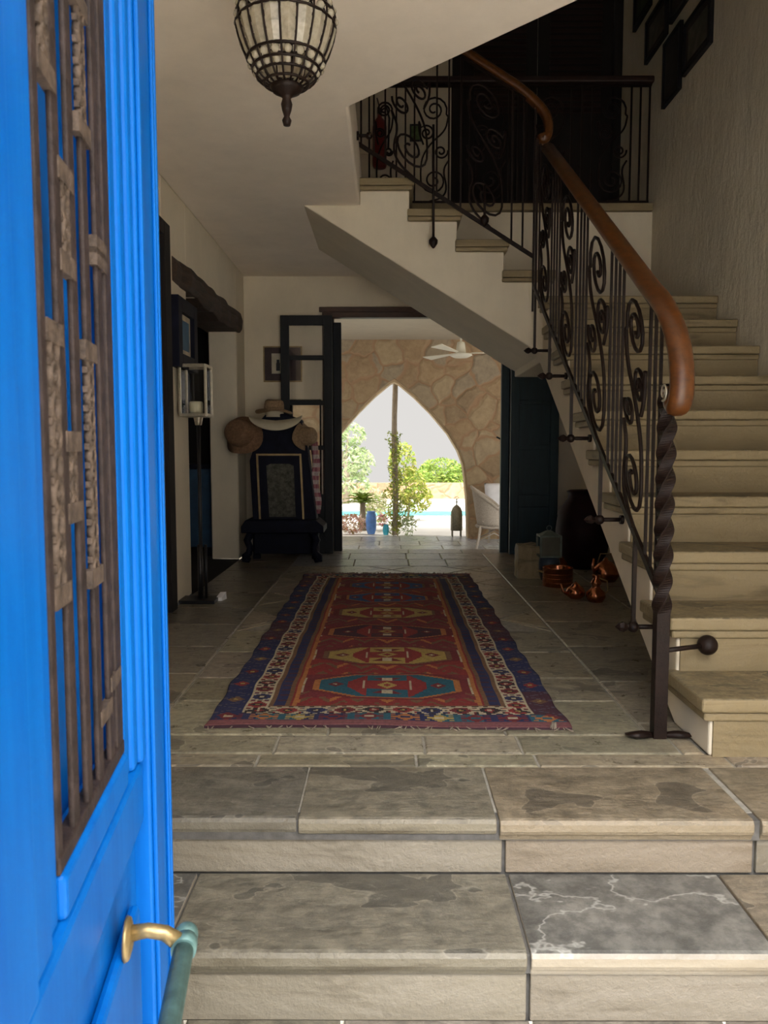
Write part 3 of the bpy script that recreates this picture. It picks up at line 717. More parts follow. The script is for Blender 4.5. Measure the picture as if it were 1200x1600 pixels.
def ornament(t, py0, py1, beads):
    za, zc = yz(t, py1), yz(t, py0); m = MB(); L = zc - za; n = beads; tw = 0.014
    for z in (za, zc): dbox(m, t - 0.024, t + 0.024, -0.0225, -0.014, z - 0.009, z + 0.009)
    for i in range(n):
        z = za + L * (i + 0.5) / n; rr = min(L / n * 0.5, 0.021)
        Mx = Matrix(((U.x, Nn.x, 0), (U.y, Nn.y, 0), (0, 0, 1)))
        c = Vector(D(t, -0.018, z)); ring = []
        q = [c + Mx @ Vector((rr * 0.95 * math.cos(2 * PI * j / 12), 0, rr * math.sin(2 * PI * j / 12))) for j in range(12)]
        m.tube(q, 0.0042, 6, closed=True)
        dbox(m, t - tw, t + tw, -0.0205, -0.0155, za + L * i / n - 0.003, za + L * i / n + 0.003)
        if i % 2: m.ball(c, rr * 0.42, 6)
    m.build('grille_ornament', M_rust2, grille)
for t, a, b, n in [(0.470, 520, 930, 9), (0.345, 550, 900, 12), (0.420, 690, 800, 4), (0.345, 5, 205, 6), (0.470, -60, 110, 5), (0.420, 275, 415, 4), (0.285, 390, 408, 1)]: ornament(t, a, b, n)
for t, y in ((0.270, 1060), (0.320, 1112)):
    m = MB(); z = yz(t, y); dbox(m, t - 0.025, t + 0.025, -0.022, -0.014, z - 0.008, z + 0.008); m.build('cross_tie', M_rust2, grille)
# pull handle: horizontal brass bar on a curved bracket
hz = 0.411; ht = 0.30
m = MB()
Mx = Nn.to_track_quat('Z', 'Y').to_matrix(); m.lathe([(0, 0), (0.024, 0), (0.022, 0.004), (0.012, 0.007), (0, 0.007)], D(ht, -0.006, hz), 18, Mx)
cv = [D(ht, 0.0, hz + 0.006), D(ht, 0.018, hz + 0.008), D(ht + 0.001, 0.036, hz + 0.004), D(ht + 0.002, 0.052, hz - 0.008)]
m.tube(cv, [0.009, 0.008, 0.0085, 0.010], 10)
hd = m.build('pull_handle', M_brass, dr)
m = MB(); m.tube([D(ht - 0.012, 0.057, hz - 0.012), D(ht + 0.45, 0.057, hz - 0.012)], 0.0112, 14); m.build('bar', M_verd, hd)
m = MB(); m.tube([D(ht - 0.006, 0.057, hz - 0.012), D(ht + 0.012, 0.057, hz - 0.012)], 0.0140, 14); m.ball(D(ht - 0.018, 0.057, hz - 0.012), 0.0135, 10); m.build('collar', M_verd, hd)

# ------------------------------------------------------------------ veranda doorway
df = MB()
df.box(FX0 - 0.085, YB - 0.03, 0, FX0, YB + 0.32, ZD + 0.06); df.box(FX1, YB - 0.03, 0, FX1 + 0.085, YB + 0.32, ZD + 0.06); df.box(FX0, YB - 0.03, ZD - 0.015, FX1, YB + 0.06, ZD + 0.055)
df.box(FX0 - 0.11, YB - 0.05, ZD + 0.03, FX1 + 0.11, YB - 0.03, ZD + 0.075)
struct(df, 'trim_4', M_frame, 'dark brown frame of the veranda doorway', 'door frame', bevel=0.005)
sp = MB(); sp.box(FX0 + 0.002, 7.3, 0.0, FX0 + 0.075, 7.36, ZD - 0.03); struct(sp, 'door_2', M_door, 'dark folded shutter leaf at the left jamb of the doorway', 'door', bevel=0.004)
def leaf(name, x0, x1, y, mat, label, handle=None, pane=None):
    t = thing(name, label, 'door', ((x0 + x1) / 2, y, 0), None, 'structure'); sw = 0.075; z0, z1 = 0.012, 2.14
    zs = [0.55, 0.97, 1.37, 1.77]
    m = MB(); m.box(x0, y, z0, x0 + sw, y + 0.04, z1); m.box(x1 - sw, y, z0, x1, y + 0.04, z1); m.box(x0 + sw, y, z1 - 0.085, x1 - sw, y + 0.04, z1); m.box(x0 + sw, y, z0, x1 - sw, y + 0.04, zs[0] - 0.11)
    f = m.build('frame', mat, t, bevel=0.004)
    m = MB()
    for z in zs[1:]: m.box(x0 + sw, y + 0.005, z - 0.02, x1 - sw, y + 0.035, z + 0.02)
    m.box(x0 + sw, y + 0.003, zs[0] - 0.11, x1 - sw, y + 0.037, zs[0])
    m.build('glazing_bar', mat, t, bevel=0.003)
    ed = zs + [z1 - 0.06]
    for a, b in zip(ed, ed[1:]):
        m = MB(); m.box(x0 + sw, y + 0.018, a + 0.0, x1 - sw, y + 0.022, b); m.build('pane' if pane is None else 'door_panel', pane or M_glass, t)
    if handle:
        m = MB(); m.box(handle - 0.012, y - 0.006, 0.98, handle + 0.012, y, 1.16); m.tube([(handle, y - 0.004, 1.1), (handle, y - 0.045, 1.1), (handle - 0.06, y - 0.05, 1.1)], 0.008, 8); m.build('handle', M_black, t)
    return t
xl0, xl1 = at(440, 700, Y=7.05).x, at(520, 700, Y=7.05).x
leaf('door_3', xl0, xl1, 7.03, M_door, 'glazed dark timber veranda door folded back against the wall behind the hats')
xr0, xr1 = at(797, 700, Y=7.0).x, at(872, 700, Y=7.0).x
leaf('door_4', xr0, xr1, 6.98, M_teal, 'dark teal panelled veranda door folded back at the right of the doorway', None, M_teal)
sp = MB(); sp.box(FX1 - 0.075, 7.2, 0.0, FX1 - 0.002, 7.26, ZD - 0.03); sp.tube([(FX1 - 0.08, 7.22, 1.05), (FX1 - 0.115, 7.22, 1.07)], 0.008, 8); struct(sp, 'door_5', M_teal, 'dark shutter leaf at the right jamb with a lever handle', 'door', bevel=0.004)

wn = thing('window_1', 'narrow window in the back wall behind the glazed door leaf, garden beyond', 'window', (-0.75, YB + .15, WZ0), None, 'structure')
m = MB(); m.box(WX0, YB + .1, WZ0, WX0 + .025, YB + .15, WZ1); m.box(WX1 - .025, YB + .1, WZ0, WX1, YB + .15, WZ1); m.box(WX0, YB + .1, WZ1 - .025, WX1, YB + .15, WZ1); m.box(WX0, YB + .1, WZ0, WX1, YB + .15, WZ0 + .025); m.build('frame', M_door, wn, bevel=.003)
m = MB(); m.box(WX0 + .025, YB + .12, WZ0 + .025, WX1 - .025, YB + .124, WZ1 - .025); m.build('pane', M_glass, wn)

# ------------------------------------------------------------------ upper landing
du = thing('door_6', 'tall dark timber double door at the back of the upper landing', 'door', (1.3, YB, ZU), None, 'structure')
m = MB(); m.box(0.57, YB - 0.06, ZU, 0.66, YB - 0.001, 5.2); m.box(1.97, YB - 0.06, ZU, XR - 0.003, YB - 0.001, 5.2); m.box(0.66, YB - 0.06, 5.1, 1.97, YB - 0.001, 5.2); m.build('frame', M_darkwood_gloom, du, bevel=0.005)
for a, b in ((0.66, 1.312), (1.318, 1.97)):
    m = MB(); m.box(a, YB - 0.03, ZU, b, YB - 0.001, 5.1); m.box(a + 0.1, YB - 0.04, ZU + 0.15, b - 0.1, YB - 0.03, ZU + 0.9)
    lf = m.build('door_panel', M_darkwood_gloom, du, bevel=0.006)
    m = MB()
    for i in range(22): z = ZU + 1.05 + i * 0.052; m.hexa([(a + 0.1, YB - 0.045, z), (b - 0.1, YB - 0.045, z), (b - 0.1, YB - 0.031, z + 0.02), (a + 0.1, YB - 0.031, z + 0.02)], [(a + 0.1, YB - 0.045, z + 0.008), (b - 0.1, YB - 0.045, z + 0.008), (b - 0.1, YB - 0.031, z + 0.04), (a + 0.1, YB - 0.031, z + 0.04)])
    m.build('louvre', M_rail_dim, lf)
tr = MB(); tr.box(XL, YB - 0.02, ZU + 0.72, 0.57, YB - 0.001, ZU + 0.735); struct(tr, 'trim_5', M_wall, 'thin plaster ledge on the upper back wall', 'trim')
ex = thing('fire_extinguisher', 'red fire extinguisher hanging on the upper back wall behind the scrolls', 'fire extinguisher', (-0.075, 7.06, 3.2))
c = at(593, 262, Y=7.06)
m = MB(); m.lathe([(0, 0), (0.055, 0.0), (0.062, 0.02), (0.062, 0.34), (0.05, 0.39), (0.022, 0.42), (0.018, 0.45), (0, 0.45)], (c.x, 7.06, c.z), 18); m.build('cylinder', M_red, ex)
m = MB(); m.box(c.x - 0.02, 7.04, c.z + 0.45, c.x + 0.02, 7.08, c.z + 0.50); m.bar((c.x, 7.06, c.z + 0.50), (c.x - 0.02, 6.98, c.z + 0.55), 0.02, 0.008); m.build('valve', M_black, ex)
m = MB(); m.tube([(c.x, 7.05, c.z + 0.47), (c.x + 0.06, 7.03, c.z + 0.5), (c.x + 0.085, 7.02, c.z + 0.4), (c.x + 0.075, 7.02, c.z + 0.15)], 0.009, 8); m.build('hose', M_black, ex)
m = MB(); m.box(c.x - 0.03, 7.12, c.z + 0.1, c.x + 0.03, YB, c.z + 0.4); m.build('wall_bracket', M_black, ex)

def picture(name, label, corners, mats, depth=0.03, fw=0.035, group=None, art=None):
    """framed picture; corners = lower-left origin, width vector, up vector, outward normal"""
    o, wv, uv, n = [Vector(x) for x in corners]
    W, Hh = wv.length, uv.length; a = wv.normalized(); b = uv.normalized(); n = n.normalized()
    t = thing(name, label, 'picture', tuple(o + wv / 2 + uv / 2), group)
    def bx(m, u0, u1, v0, v1, d0, d1):
        P = lambda u, v, d: tuple(o + a * u + b * v + n * d)
        m.hexa([P(u0, v0, d0), P(u1, v0, d0), P(u1, v1, d0), P(u0, v1, d0)], [P(u0, v0, d1), P(u1, v0, d1), P(u1, v1, d1), P(u0, v1, d1)])
    m = MB(); bx(m, 0, fw, 0, Hh, 0.001, depth); bx(m, W - fw, W, 0, Hh, 0.001, depth); bx(m, fw, W - fw, 0, fw, 0.001, depth); bx(m, fw, W - fw, Hh - fw, Hh, 0.001, depth); m.build('frame', mats[0], t, bevel=0.003)
    m = MB(); bx(m, fw, W - fw, fw, Hh - fw, 0.001, depth * 0.5); m.build('mat_board', mats[1], t)
    if len(mats) > 2:
        q = min(W, Hh) * 0.30 if art is None else art
        m = MB(); bx(m, q, W - q, q, Hh - q, depth * 0.5, depth * 0.5 + 0.001); m.build('print', mats[2], t)
    return t, bx
# pictures up the right wall (X = XR): lower-left and upper-left picture corners plus far edge
M_print = simple('faded_print', (0.10, 0.09, 0.07), 0.5, var=0.5, scale=14, bs=0)
M_mat_dark = simple('dark_mat_board', (0.035, 0.030, 0.026), 0.7, var=0.2)
M_green = simple('dark_green_print', (0.03, 0.05, 0.015), 0.5, var=0.5, scale=18, bs=0)
frames = [((1070, 122), (1070, 45), 1112, 'black framed picture nearest along the right wall, above the handrail end', M_print, 'a'),
          ((1038, 172), (1038, 75), 1064, 'narrow dark picture hanging lowest on the right wall', M_mat_dark, 'b'),
          ((1011, 103), (1011, 40), 1043, 'square dark framed print left of the lowest picture on the right wall', M_print, 'c'),
          ((1050, 40), (1050, -40), 1076, 'dark picture cut off by the top of the frame beside the nearest one', M_mat_dark, 'd'),
          ((993, 52), (993, -20), 1018, 'dark green print farthest back on the right wall', M_green, 'e')]
for bl, tl, xn, lab, art, _ in frames:
    p0 = at(*bl, X=XR); p1 = at(*tl, X=XR); near = at(xn, bl[1], X=XR)
    picture('framed_picture', lab, [(XR, p0.y, p0.z), (0, near.y - p0.y, 0), (0, 0, p1.z - p0.z), (-1, 0, 0)], [M_black, M_mat_dark, art], 0.03, 0.03, None, 0.07)
# small green picture on upper back wall
a = at(640, 222, Y=YB); b = at(658, 195, Y=YB)
picture('framed_picture', 'small green picture on the upper back wall seen through the scrolls', [(a.x, YB, a.z), (b.x - a.x, 0, 0), (0, 0, b.z - a.z), (0, -1, 0)], [M_black, simple('leafy_print', (0.10, 0.16, 0.06), 0.6, var=0.5, scale=30, bs=0)], 0.02, 0.014)
# picture behind the glazed door
a = at(412, 597, Y=YB); b = at(472, 541, Y=YB)
t, bx = picture('framed_picture', 'small framed figure photograph on the back wall behind the glazed door leaf', [(a.x, YB, a.z), (b.x - a.x, 0, 0), (0, 0, b.z - a.z), (0, -1, 0)], [M_gold, simple('plum_mat', (0.045, 0.028, 0.032), 0.7)], 0.02, 0.012)
m = MB(); bx(m, 0.075, 0.19, 0.075, 0.255, 0.010, 0.0115); ph = m.build('photograph', simple('pale_photo', (0.46, 0.42, 0.33), 0.5, var=0.15), t)
m = MB(); bx(m, 0.115, 0.150, 0.10, 0.17, 0.0115, 0.0122); bx(m, 0.120, 0.145, 0.17, 0.20, 0.0115, 0.0122); m.build('dark_figure', M_black, t)
# blue framed mirror on the left wall
p0 = at(266, 572, X=XL); p1 = at(266, 461, X=XL); fy = at(296, 560, X=XL).y
t, bx = picture('framed_picture', 'deep navy framed picture with pale inner edge on the left wall by the lintel', [(XL, p0.y, p0.z), (0, fy - p0.y, 0), (0, 0, p1.z - p0.z), (1, 0, 0)], [M_navy, simple('pale_slip', (0.55, 0.46, 0.33), 0.6), simple('blue_print', (0.02, 0.12, 0.24), 0.3, var=0.3, scale=6, bs=0)], 0.055, 0.085, None, 0.12)

# ------------------------------------------------------------------ hanging lantern
LC = Vector((-0.308, 2.48, 0)); S = 2.48 / 1220 * 1.02
def lz(py): return at(452, py, Y=2.48).z
prof = [(5, 196), (7, 188), (4, 182), (7, 172), (8.5, 163), (6, 154), (9, 150), (21, 143), (25, 136), (37, 128), (44, 120), (53, 103), (62, 84), (70, 58), (73, 40), (72, 25), (66, 5), (57, -15), (44, -34), (30, -48)]
pl = thing('pendant_lantern', 'teardrop iron cage lantern set with crystals hanging from the ceiling', 'pendant lamp', (LC.x, LC.y, ZC))
P = [(r * S, lz(y)) for r, y in prof]
m = MB(); m.lathe([(0, P[0][1])] + P[:9] + [(P[8][0] * .9, P[8][1] + 0.004), (0, P[8][1] + 0.004)], (LC.x, LC.y, 0), 20); m.build('finial', M_iron, pl)
cage = P[8:]
def rad(z):
    for (r0, z0), (r1_, z1_) in zip(cage, cage[1:]):
        if z0 <= z <= z1_: return r0 + (r1_ - r0) * (z - z0) / (z1_ - z0)
    return cage[-1][0]
NR = 18
for j in range(NR):
    a = 2 * PI * (j + 0.5) / NR
    m = MB(); m.tube([(LC.x + r * math.cos(a), LC.y + r * math.sin(a), z) for r, z in cage], 0.0034, 5); m.build('rib', M_iron, pl)
rings_y = [131, 121, 110, 95, 43, 27, 10, -8, -24]
for y in rings_y:
    z = lz(y); r = rad(z); m = MB(); m.tube([(LC.x + r * math.cos(2 * PI * i / 36), LC.y + r * math.sin(2 * PI * i / 36), z) for i in range(36)], 0.0042, 6, closed=True); m.build('ring', M_iron, pl)
mcr, tcr, bcr = nodes('crystal', 0.06); bcr.inputs['Base Color'].default_value = (0.93, 0.90, 0.82, 1); bcr.inputs['Transmission Weight'].default_value = 0.6; bcr.inputs['IOR'].default_value = 1.5
nzv = noise(tcr, coords(tcr), 60); tcr.links.new(ramp(tcr, nzv, [(0.3, (0.55, 0.50, 0.38)), (0.7, (0.80, 0.74, 0.62))]), bcr.inputs['Base Color'])
def gem(y, sz, h=None, j=0):
    z = lz(y); r = rad(z) - 0.004; a = 2 * PI * (j) / NR; c = Vector((LC.x + r * math.cos(a), LC.y + r * math.sin(a), z))
    m = MB()
    if h:
        z0, z1 = lz(94), lz(45); o = []
        for zz_, sc in ((z0, .62), (z0 + .004, .8), ((z0 + z1) / 2, 1.0), (z1 - .004, .95), (z1, .7)):
            rr = rad(zz_) - 0.002; ww = PI / NR * rr * 0.86 * (1 if sc > .7 else .9); rd = Vector((math.cos(a), math.sin(a), 0)); tg = Vector((-math.sin(a), math.cos(a), 0)); base = Vector((LC.x, LC.y, zz_)) + rd * rr
            o.append([m.v(base + tg * ww - rd * .002), m.v(base + rd * .006 * sc), m.v(base - tg * ww - rd * .002), m.v(base - rd * .006)])
        for p, q in zip(o, o[1:]):
            for i in range(4): m.face([p[i], p[(i + 1) % 4], q[(i + 1) % 4], q[i]])
        m.face(o[0]); m.face(o[-1]); m.build('prism', mcr, pl)
    else:
        m.ball(c, sz, 6); o = m.build('bead', mcr, pl)
for j in range(NR):
    gem(55, 0, True, j)
    for y, sz in ((35, 0.013), (18, 0.013), (102, 0.0122), (115, 0.0105)): gem(y, sz, None, j)
m = MB(); zt = cage[-1][1]; m.lathe([(0.0, zt + .02), (0.03, zt + .018), (cage[-1][0], zt), (cage[-1][0] * .95, zt - .006), (0, zt - .006)], (LC.x, LC.y, 0), 20); m.tube([(LC.x, LC.y, zt + .01), (LC.x, LC.y, ZC)], 0.004, 6); m.lathe([(0, ZC), (0.045, ZC), (0.04, ZC - .02), (0, ZC - .025)], (LC.x, LC.y, 0), 18); m.build('crown', M_iron, pl)

# ------------------------------------------------------------------ rug
RX0, RX1, RY0, RY1 = -0.626, 0.626, 2.60, 5.90
RW, RL = RX1 - RX0, RY1 - RY0
cs = 0.0085; NX = int(RW / cs); NY = int(RL / cs)
NAVY = (0.012, 0.018, 0.075); PLUM = (0.05, 0.014, 0.03); WHT = (0.40, 0.35, 0.25); RED = (0.20, 0.020, 0.022); DRED = (0.13, 0.014, 0.02)
TEAL = (0.012, 0.085, 0.13); YEL = (0.33, 0.24, 0.07); ORGN = (0.34, 0.13, 0.04); BLK = (0.018, 0.012, 0.016); BRN = (0.14, 0.075, 0.04); BLU = (0.02, 0.07, 0.20)
med = [(1075, TEAL, 0.29, 0.155), (1027, YEL, 0.29, 0.15), (990, PLUM, 0.30, 0.15), (960, YEL, 0.28, 0.15), (936, BLU, 0.26, 0.15), (917, BLU, 0.26, 0.14)]
med = [(at(600, y, Z=0).y - RY0, c, a, b) for y, c, a, b in med]
rr_ = random.Random(11)
def motif(a, b, cols, base, per, wd):
    """stepped star repeated along a, centred in a band wd wide at offset b"""
    k = math.floor(a / per); x = a - (k + 0.5) * per; y = b - wd / 2; q = cols[k % len(cols)]
    ax, ay = abs(x), abs(y)
    if base == WHT:
        hx_ = ax / per + ay / wd * .7
        if hx_ < .10: return WHT if k % 2 else YEL
        if hx_ < .20: return RED if q == BLK else BLK
        if hx_ < .42 and ay < wd * .36: return q
        if ax > per * .43 and ay < wd * .06: return BLK
        if ax > per * .40 and abs(ay - wd * .30) < wd * .07: return q
        return base
    if ax < per * .14 and ay < wd * .12: return base if k % 2 else WHT
    if ax + ay < per * .30 or (ax < per * .40 and ay < wd * .13) or (ay < wd * .40 and ax < per * .13): return q
    if abs(ax - per * .34) < per * .07 and abs(ay - wd * .34) < wd * .08: return q
    return base
def rug_col(u, v):
    mu = min(u, RW - u); e = min(v, RL - v)
    if e < 0.05: return (0.16, 0.055, 0.065) if int(e / 0.012) % 2 else (0.19, 0.075, 0.08)
    de = e - 0.05; 
    if mu < 0.10 or de < 0.068:
        if de < 0.068 and de < mu:
            c = motif(u, de, [DRED, ORGN, YEL, DRED], TEAL if int(u / .16) % 2 else NAVY, 0.125, 0.068); 
            return c
        blk = int(v / 0.40) % 4; base = (NAVY, NAVY, NAVY, PLUM)[blk] if u < RW / 2 else (PLUM, NAVY, NAVY, PLUM)[blk]
        zig = abs(((v / 0.085) % 1) - 0.5) * 2
        c = base
        kk = math.floor(v / 0.19); yy = abs(v - (kk + .5) * 0.19); xx_ = abs(mu - 0.05)
        if xx_ * 1.1 + yy < 0.036: c = (DRED, BRN, RED)[kk % 3]
        if xx_ * 1.1 + yy < 0.012: c = YEL
        if c == base and abs(mu / 0.10 - zig) < 0.07: return (0.07, 0.06, 0.09)
        return c
    if mu < 0.19 or de < 0.152:
        b = (de - 0.068) if de - 0.068 < (mu - 0.10) * 0.95 else mu - 0.10
        wd = 0.084 if de - 0.068 < (mu - 0.10) * .95 else 0.09
        if b < 0.006 or b > wd - 0.006: return BLK if int((u + v) / 0.02) % 2 else WHT
        return motif(u if wd == 0.084 else v, b, [DRED, BLK, RED, NAVY], WHT, 0.105 if wd == 0.084 else 0.09, wd)
    if de < 0.165: return BRN
    if mu < 0.205: return BRN
    if mu < 0.25: return NAVY if abs(((v / 0.06) % 1) - .5) > .12 or mu < .212 or mu > .243 else PLUM
    if mu < 0.262: return BRN
    if mu < 0.275: return RED
    if mu < 0.287: return ORGN
    x = u - RW / 2
    for k, (vc, col, a, b) in enumerate(med):
        y = v - vc; ax, ay = abs(x), abs(y)
        o = max(ax / a, ay / b, (ax / a + ay / b) / 1.45)
        if o < 1:
            if o > 0.93: return ORGN if k % 2 == 0 else BRN
            if ax < 0.10 and ay < 0.055:
                if ax > 0.088: return WHT
                if abs(ax) + abs(ay) < 0.045: return YEL if (ax + ay) > 0.02 else RED
                return RED if k != 2 else DRED
            if ax < 0.16 and ay < b * .9 and ay < 0.03 + (0.16 - ax) * 1.5 and ax > 0.085: return RED
            if ax < 0.09 and ay > 0.06 and ay < 0.105 and abs(ax - .0) < .02 + (ay - .06): return DRED if ax > .02 else WHT
            if abs(ax - .205) + ay < 0.035: return DRED if abs(ax - .205) + ay > .012 else WHT
            return col
        if o < 1.12: return DRED
    # field
    ys_ = [q[0] for q in med]; near = min(abs(v - q) for q in ys_)
    xx = abs(x)
    if xx > 0.2 and near < 0.14:
        tz = 0.335 - xx; 
        if 0 < tz < .12 and abs(near - tz * .9) < 0.008: return YEL if int(v / .3) % 2 else ORGN
        if abs(xx - 0.335) < 0.006 and near < .1: return WHT
    st_ = math.sin(v * 42 + 3.2 * abs(((x / .11) % 1) - .5) * 2)
    base = RED if int(v / 0.30) % 2 == 0 else (0.15, 0.018, 0.028)
    if near > 0.15 and st_ > 0.72: return ORGN if int(x / .055) % 3 == 0 else BRN
    if st_ < -0.9 and int(abs(x) / .05 + v / .04) % 3 == 0: return BRN
    return base
m = MB(True); G = []
def wob(u, v):
    e = 0.004 * math.sin(v * 9 + (2 if u > RW / 2 else 0)) + 0.004 * math.sin(v * 23)
    return e * (abs(u - RW / 2) / (RW / 2)) ** 2
def rz_(u, v):
    return 0.010 + 0.0022 * math.sin(v * 16 + 1.5 * math.sin(u * 5)) + 0.0015 * math.sin(u * 13 + v * 5)
for j in range(NY + 1):
    v = RL * j / NY; G.append([m.v((RX0 + RW * i / NX + wob(RW * i / NX, v), RY0 + v + 0.010 * math.sin(RW * i / NX * 4), rz_(RW * i / NX, v))) for i in range(NX + 1)])
for j in range(NY):
    v = RL * (j + .5) / NY
    for i in range(NX):
        u = RW * (i + .5) / NX; q = rug_col(u, v); f_ = 0.85 + 0.3 * rr_.random(); m.c(q[0] * f_, q[1] * f_, q[2] * f_)
        m.face([G[j][i], G[j][i + 1], G[j + 1][i + 1], G[j + 1][i]], True)
edge = [G[0][i] for i in range(NX + 1)] + [G[j][NX] for j in range(1, NY + 1)] + [G[NY][i] for i in range(NX - 1, -1, -1)] + [G[j][0] for j in range(NY - 1, 0, -1)]
m.c(0.05, 0.02, 0.03); low = [m.v((p.co.x, p.co.y, 0.001)) for p in edge]
for i in range(len(edge)): j = (i + 1) % len(edge); m.face([edge[i], low[i], low[j], edge[j]])
rug = thing('rug', 'long red and navy woven runner with six medallions on the stone floor', 'rug', (0, 4.2, 0))
m.build('woven_pile', tinted('wool', 0.95, 0.12, 120, 0, 0.4), rug)
m = MB(); fr_ = random.Random(5)
for i in range(150):
    x = RX0 + RW * fr_.random(); y = RY1 + 0.010 * math.sin((x - RX0) * 4); L = fr_.uniform(0.02, 0.055); dx = fr_.uniform(-.02, .02)
    m.tube([(x, y - .005, 0.010), (x + dx * .5, y + L * .5, 0.009 + fr_.uniform(0, .008)), (x + dx, y + L, 0.003)], 0.0022, 4)
for i in range(46):
    x = RX0 + RW * fr_.random(); y = RY0 + 0.010 * math.sin((x - RX0) * 4); L = fr_.uniform(0.006, 0.022); dx = fr_.uniform(-.03, .03)
    m.tube([(x, y + .004, 0.008), (x + dx * .5, y - L * .6, 0.006), (x + dx, y - L, 0.003)], 0.0018, 4)
m.build('fringe', simple('wool_fringe', (0.30, 0.25, 0.20), 0.95), rug)
m = MB()
for i in range(9):
    a = 2 * PI * i / 9; cx, cy = RX1 - 0.055, RY0 + 0.01; m.tube([(cx, cy, 0.016), (cx + .006 * math.cos(a), cy - .004 + .008 * math.sin(a), 0.020), (cx + .010 * math.cos(a) - .006, cy - .016 + .012 * math.sin(a), 0.006)], 0.0028, 4)
m.build('tassel', simple('tassel_wool', (0.24, 0.20, 0.16), 0.95), rug)

# ------------------------------------------------------------------ lantern on a floor stand (left)
b0 = at(315, 940, Z=0); lx, ly = b0.x, b0.y
fs = thing('candle_lantern', 'tall candle lantern with pale metal frame on a black floor pole', 'lantern', (lx, ly, 0))
m = MB(); m.box(lx - 0.13, ly - 0.09, 0, lx + 0.10, ly + 0.09, 0.022); m.build('base', M_black, fs, bevel=0.004)
m = MB(); m.tube([(lx, ly, 0.02), (lx, ly, 1.12)], 0.011, 10); m.tube([(lx + 0.03, ly, 0.02), (lx + 0.03, ly, 0.36)], 0.009, 10); m.tube([(lx - 0.005, ly, 0.02), (lx - 0.005, ly, 0.36)], 0.017, 10); m.build('pole', M_black, fs)
z0, z1 = at(315, 649, Y=ly).z, at(315, 573, Y=ly).z; hw = 0.078; cx = lx - 0.012
m = MB()
for sx_ in (-1, 1):
    for sy_ in (-1, 1): m.bar((cx + sx_ * hw, ly + sy_ * hw, z0), (cx + sx_ * hw, ly + sy_ * hw, z1), 0.016)
for z in (z0, z1 - 0.0):
    for sg in (-1, 1): m.bar((cx - hw, ly + sg * hw, z), (cx + hw, ly + sg * hw, z), 0.018, up=(0, 0, 1)); m.bar((cx + sg * hw, ly - hw, z), (cx + sg * hw, ly + hw, z), 0.018, up=(0, 0, 1))
m.box(cx - hw, ly - hw, z0 - 0.012, cx + hw, ly + hw, z0 - 0.004); m.box(cx - hw, ly - hw, z1 + 0.004, cx + hw, ly + hw, z1 + 0.012); m.lathe([(0.03, 0), (0.02, -0.05), (0.012, -0.05)], (lx, ly, z0 - 0.01), 12); m.build('lantern_frame', M_silver, fs, bevel=0.002)
m = MB()
for sg in (-1, 1): m.box(cx - hw, ly + sg * hw - .001, z0, cx + hw, ly + sg * hw + .001, z1); m.box(cx + sg * hw - .001, ly - hw, z0, cx + sg * hw + .001, ly + hw, z1)
m.build('glass', M_glass, fs)
m = MB(); m.lathe([(0, 0), (0.042, 0), (0.043, 0.07), (0.038, 0.082), (0, 0.078)], (cx, ly, z0 + 0.002), 20)
tag(m.build('candle', M_cand, None, origin=(cx, ly, z0)), 'cream pillar candle inside the tall lantern', 'candle')
m = MB(); p = at(343, 938, Z=0); m.hexa([(p.x - .02, p.y - .03, 0), (p.x + .02, p.y - .02, 0), (p.x + .035, p.y + .05, 0), (p.x - .005, p.y + .05, 0)], [(p.x - .018, p.y - .025, .02), (p.x + .018, p.y - .018, .02), (p.x + .033, p.y + .045, .045), (p.x - .003, p.y + .045, .045)])
single(m, 'white_wedge', M_white, 'small white wedge on the floor by the lantern base', 'door wedge', origin=(p.x, p.y, 0))  # low white wedge shape on the floor
# blue chest seen through the opening
bc = thing('chest', 'blue painted chest in the dark side room', 'chest', (-1.75, 6.95, 0))
m = MB(); m.box(-2.3, 6.95, 0.08, -1.55, 7.35, 0.78); m.build('body', simple('faded_blue_paint', (0.015, 0.06, 0.13), 0.6, var=0.3), bc, bevel=0.006)
m = MB(); m.box(-2.33, 6.92, 0.785, -1.53, 7.38, 0.82); m.build('lid', M_navy, bc, bevel=0.006)
for x in (-2.25, -1.6):
    m = MB(); m.box(x - .03, 6.96, 0, x + .03, 7.02, 0.08); m.build('foot', M_navy, bc)

# ------------------------------------------------------------------ hall stand with hats
YH = 6.55
hx = lambda px: at(px, 750, Y=YH).x
hzf = lambda py: at(440, py, Y=YH).z
hs = thing('hall_stand', 'dark navy hall stand with gilt framed panel and scroll feet', 'hall stand', (hx(440), YH + 0.15, 0))
m = MB()
outl = [(393, 835), (388, 720), (398, 690), (402, 660), (415, 646), (446, 646), (470, 655), (478, 690), (482, 720), (496, 835)]
m.prism([(hx(a), hzf(b)) for a, b in outl], 'Y', YH + 0.06, YH + 0.24); m.build('back_panel', M_navy, hs, bevel=0.01)
m = MB(); m.prism([(hx(377), hzf(832)), (hx(377), hzf(822)), (hx(384), hzf(812)), (hx(494), hzf(812)), (hx(506), hzf(822)), (hx(506), hzf(832))], 'Y', YH - 0.06, YH + 0.30); m.build('shelf', M_navy, hs, bevel=0.008)
m = MB(); m.box(hx(392), YH + 0.10, 0.06, hx(488), YH + 0.20, hzf(834)); m.build('lower_panel', M_navy, hs, bevel=0.008)
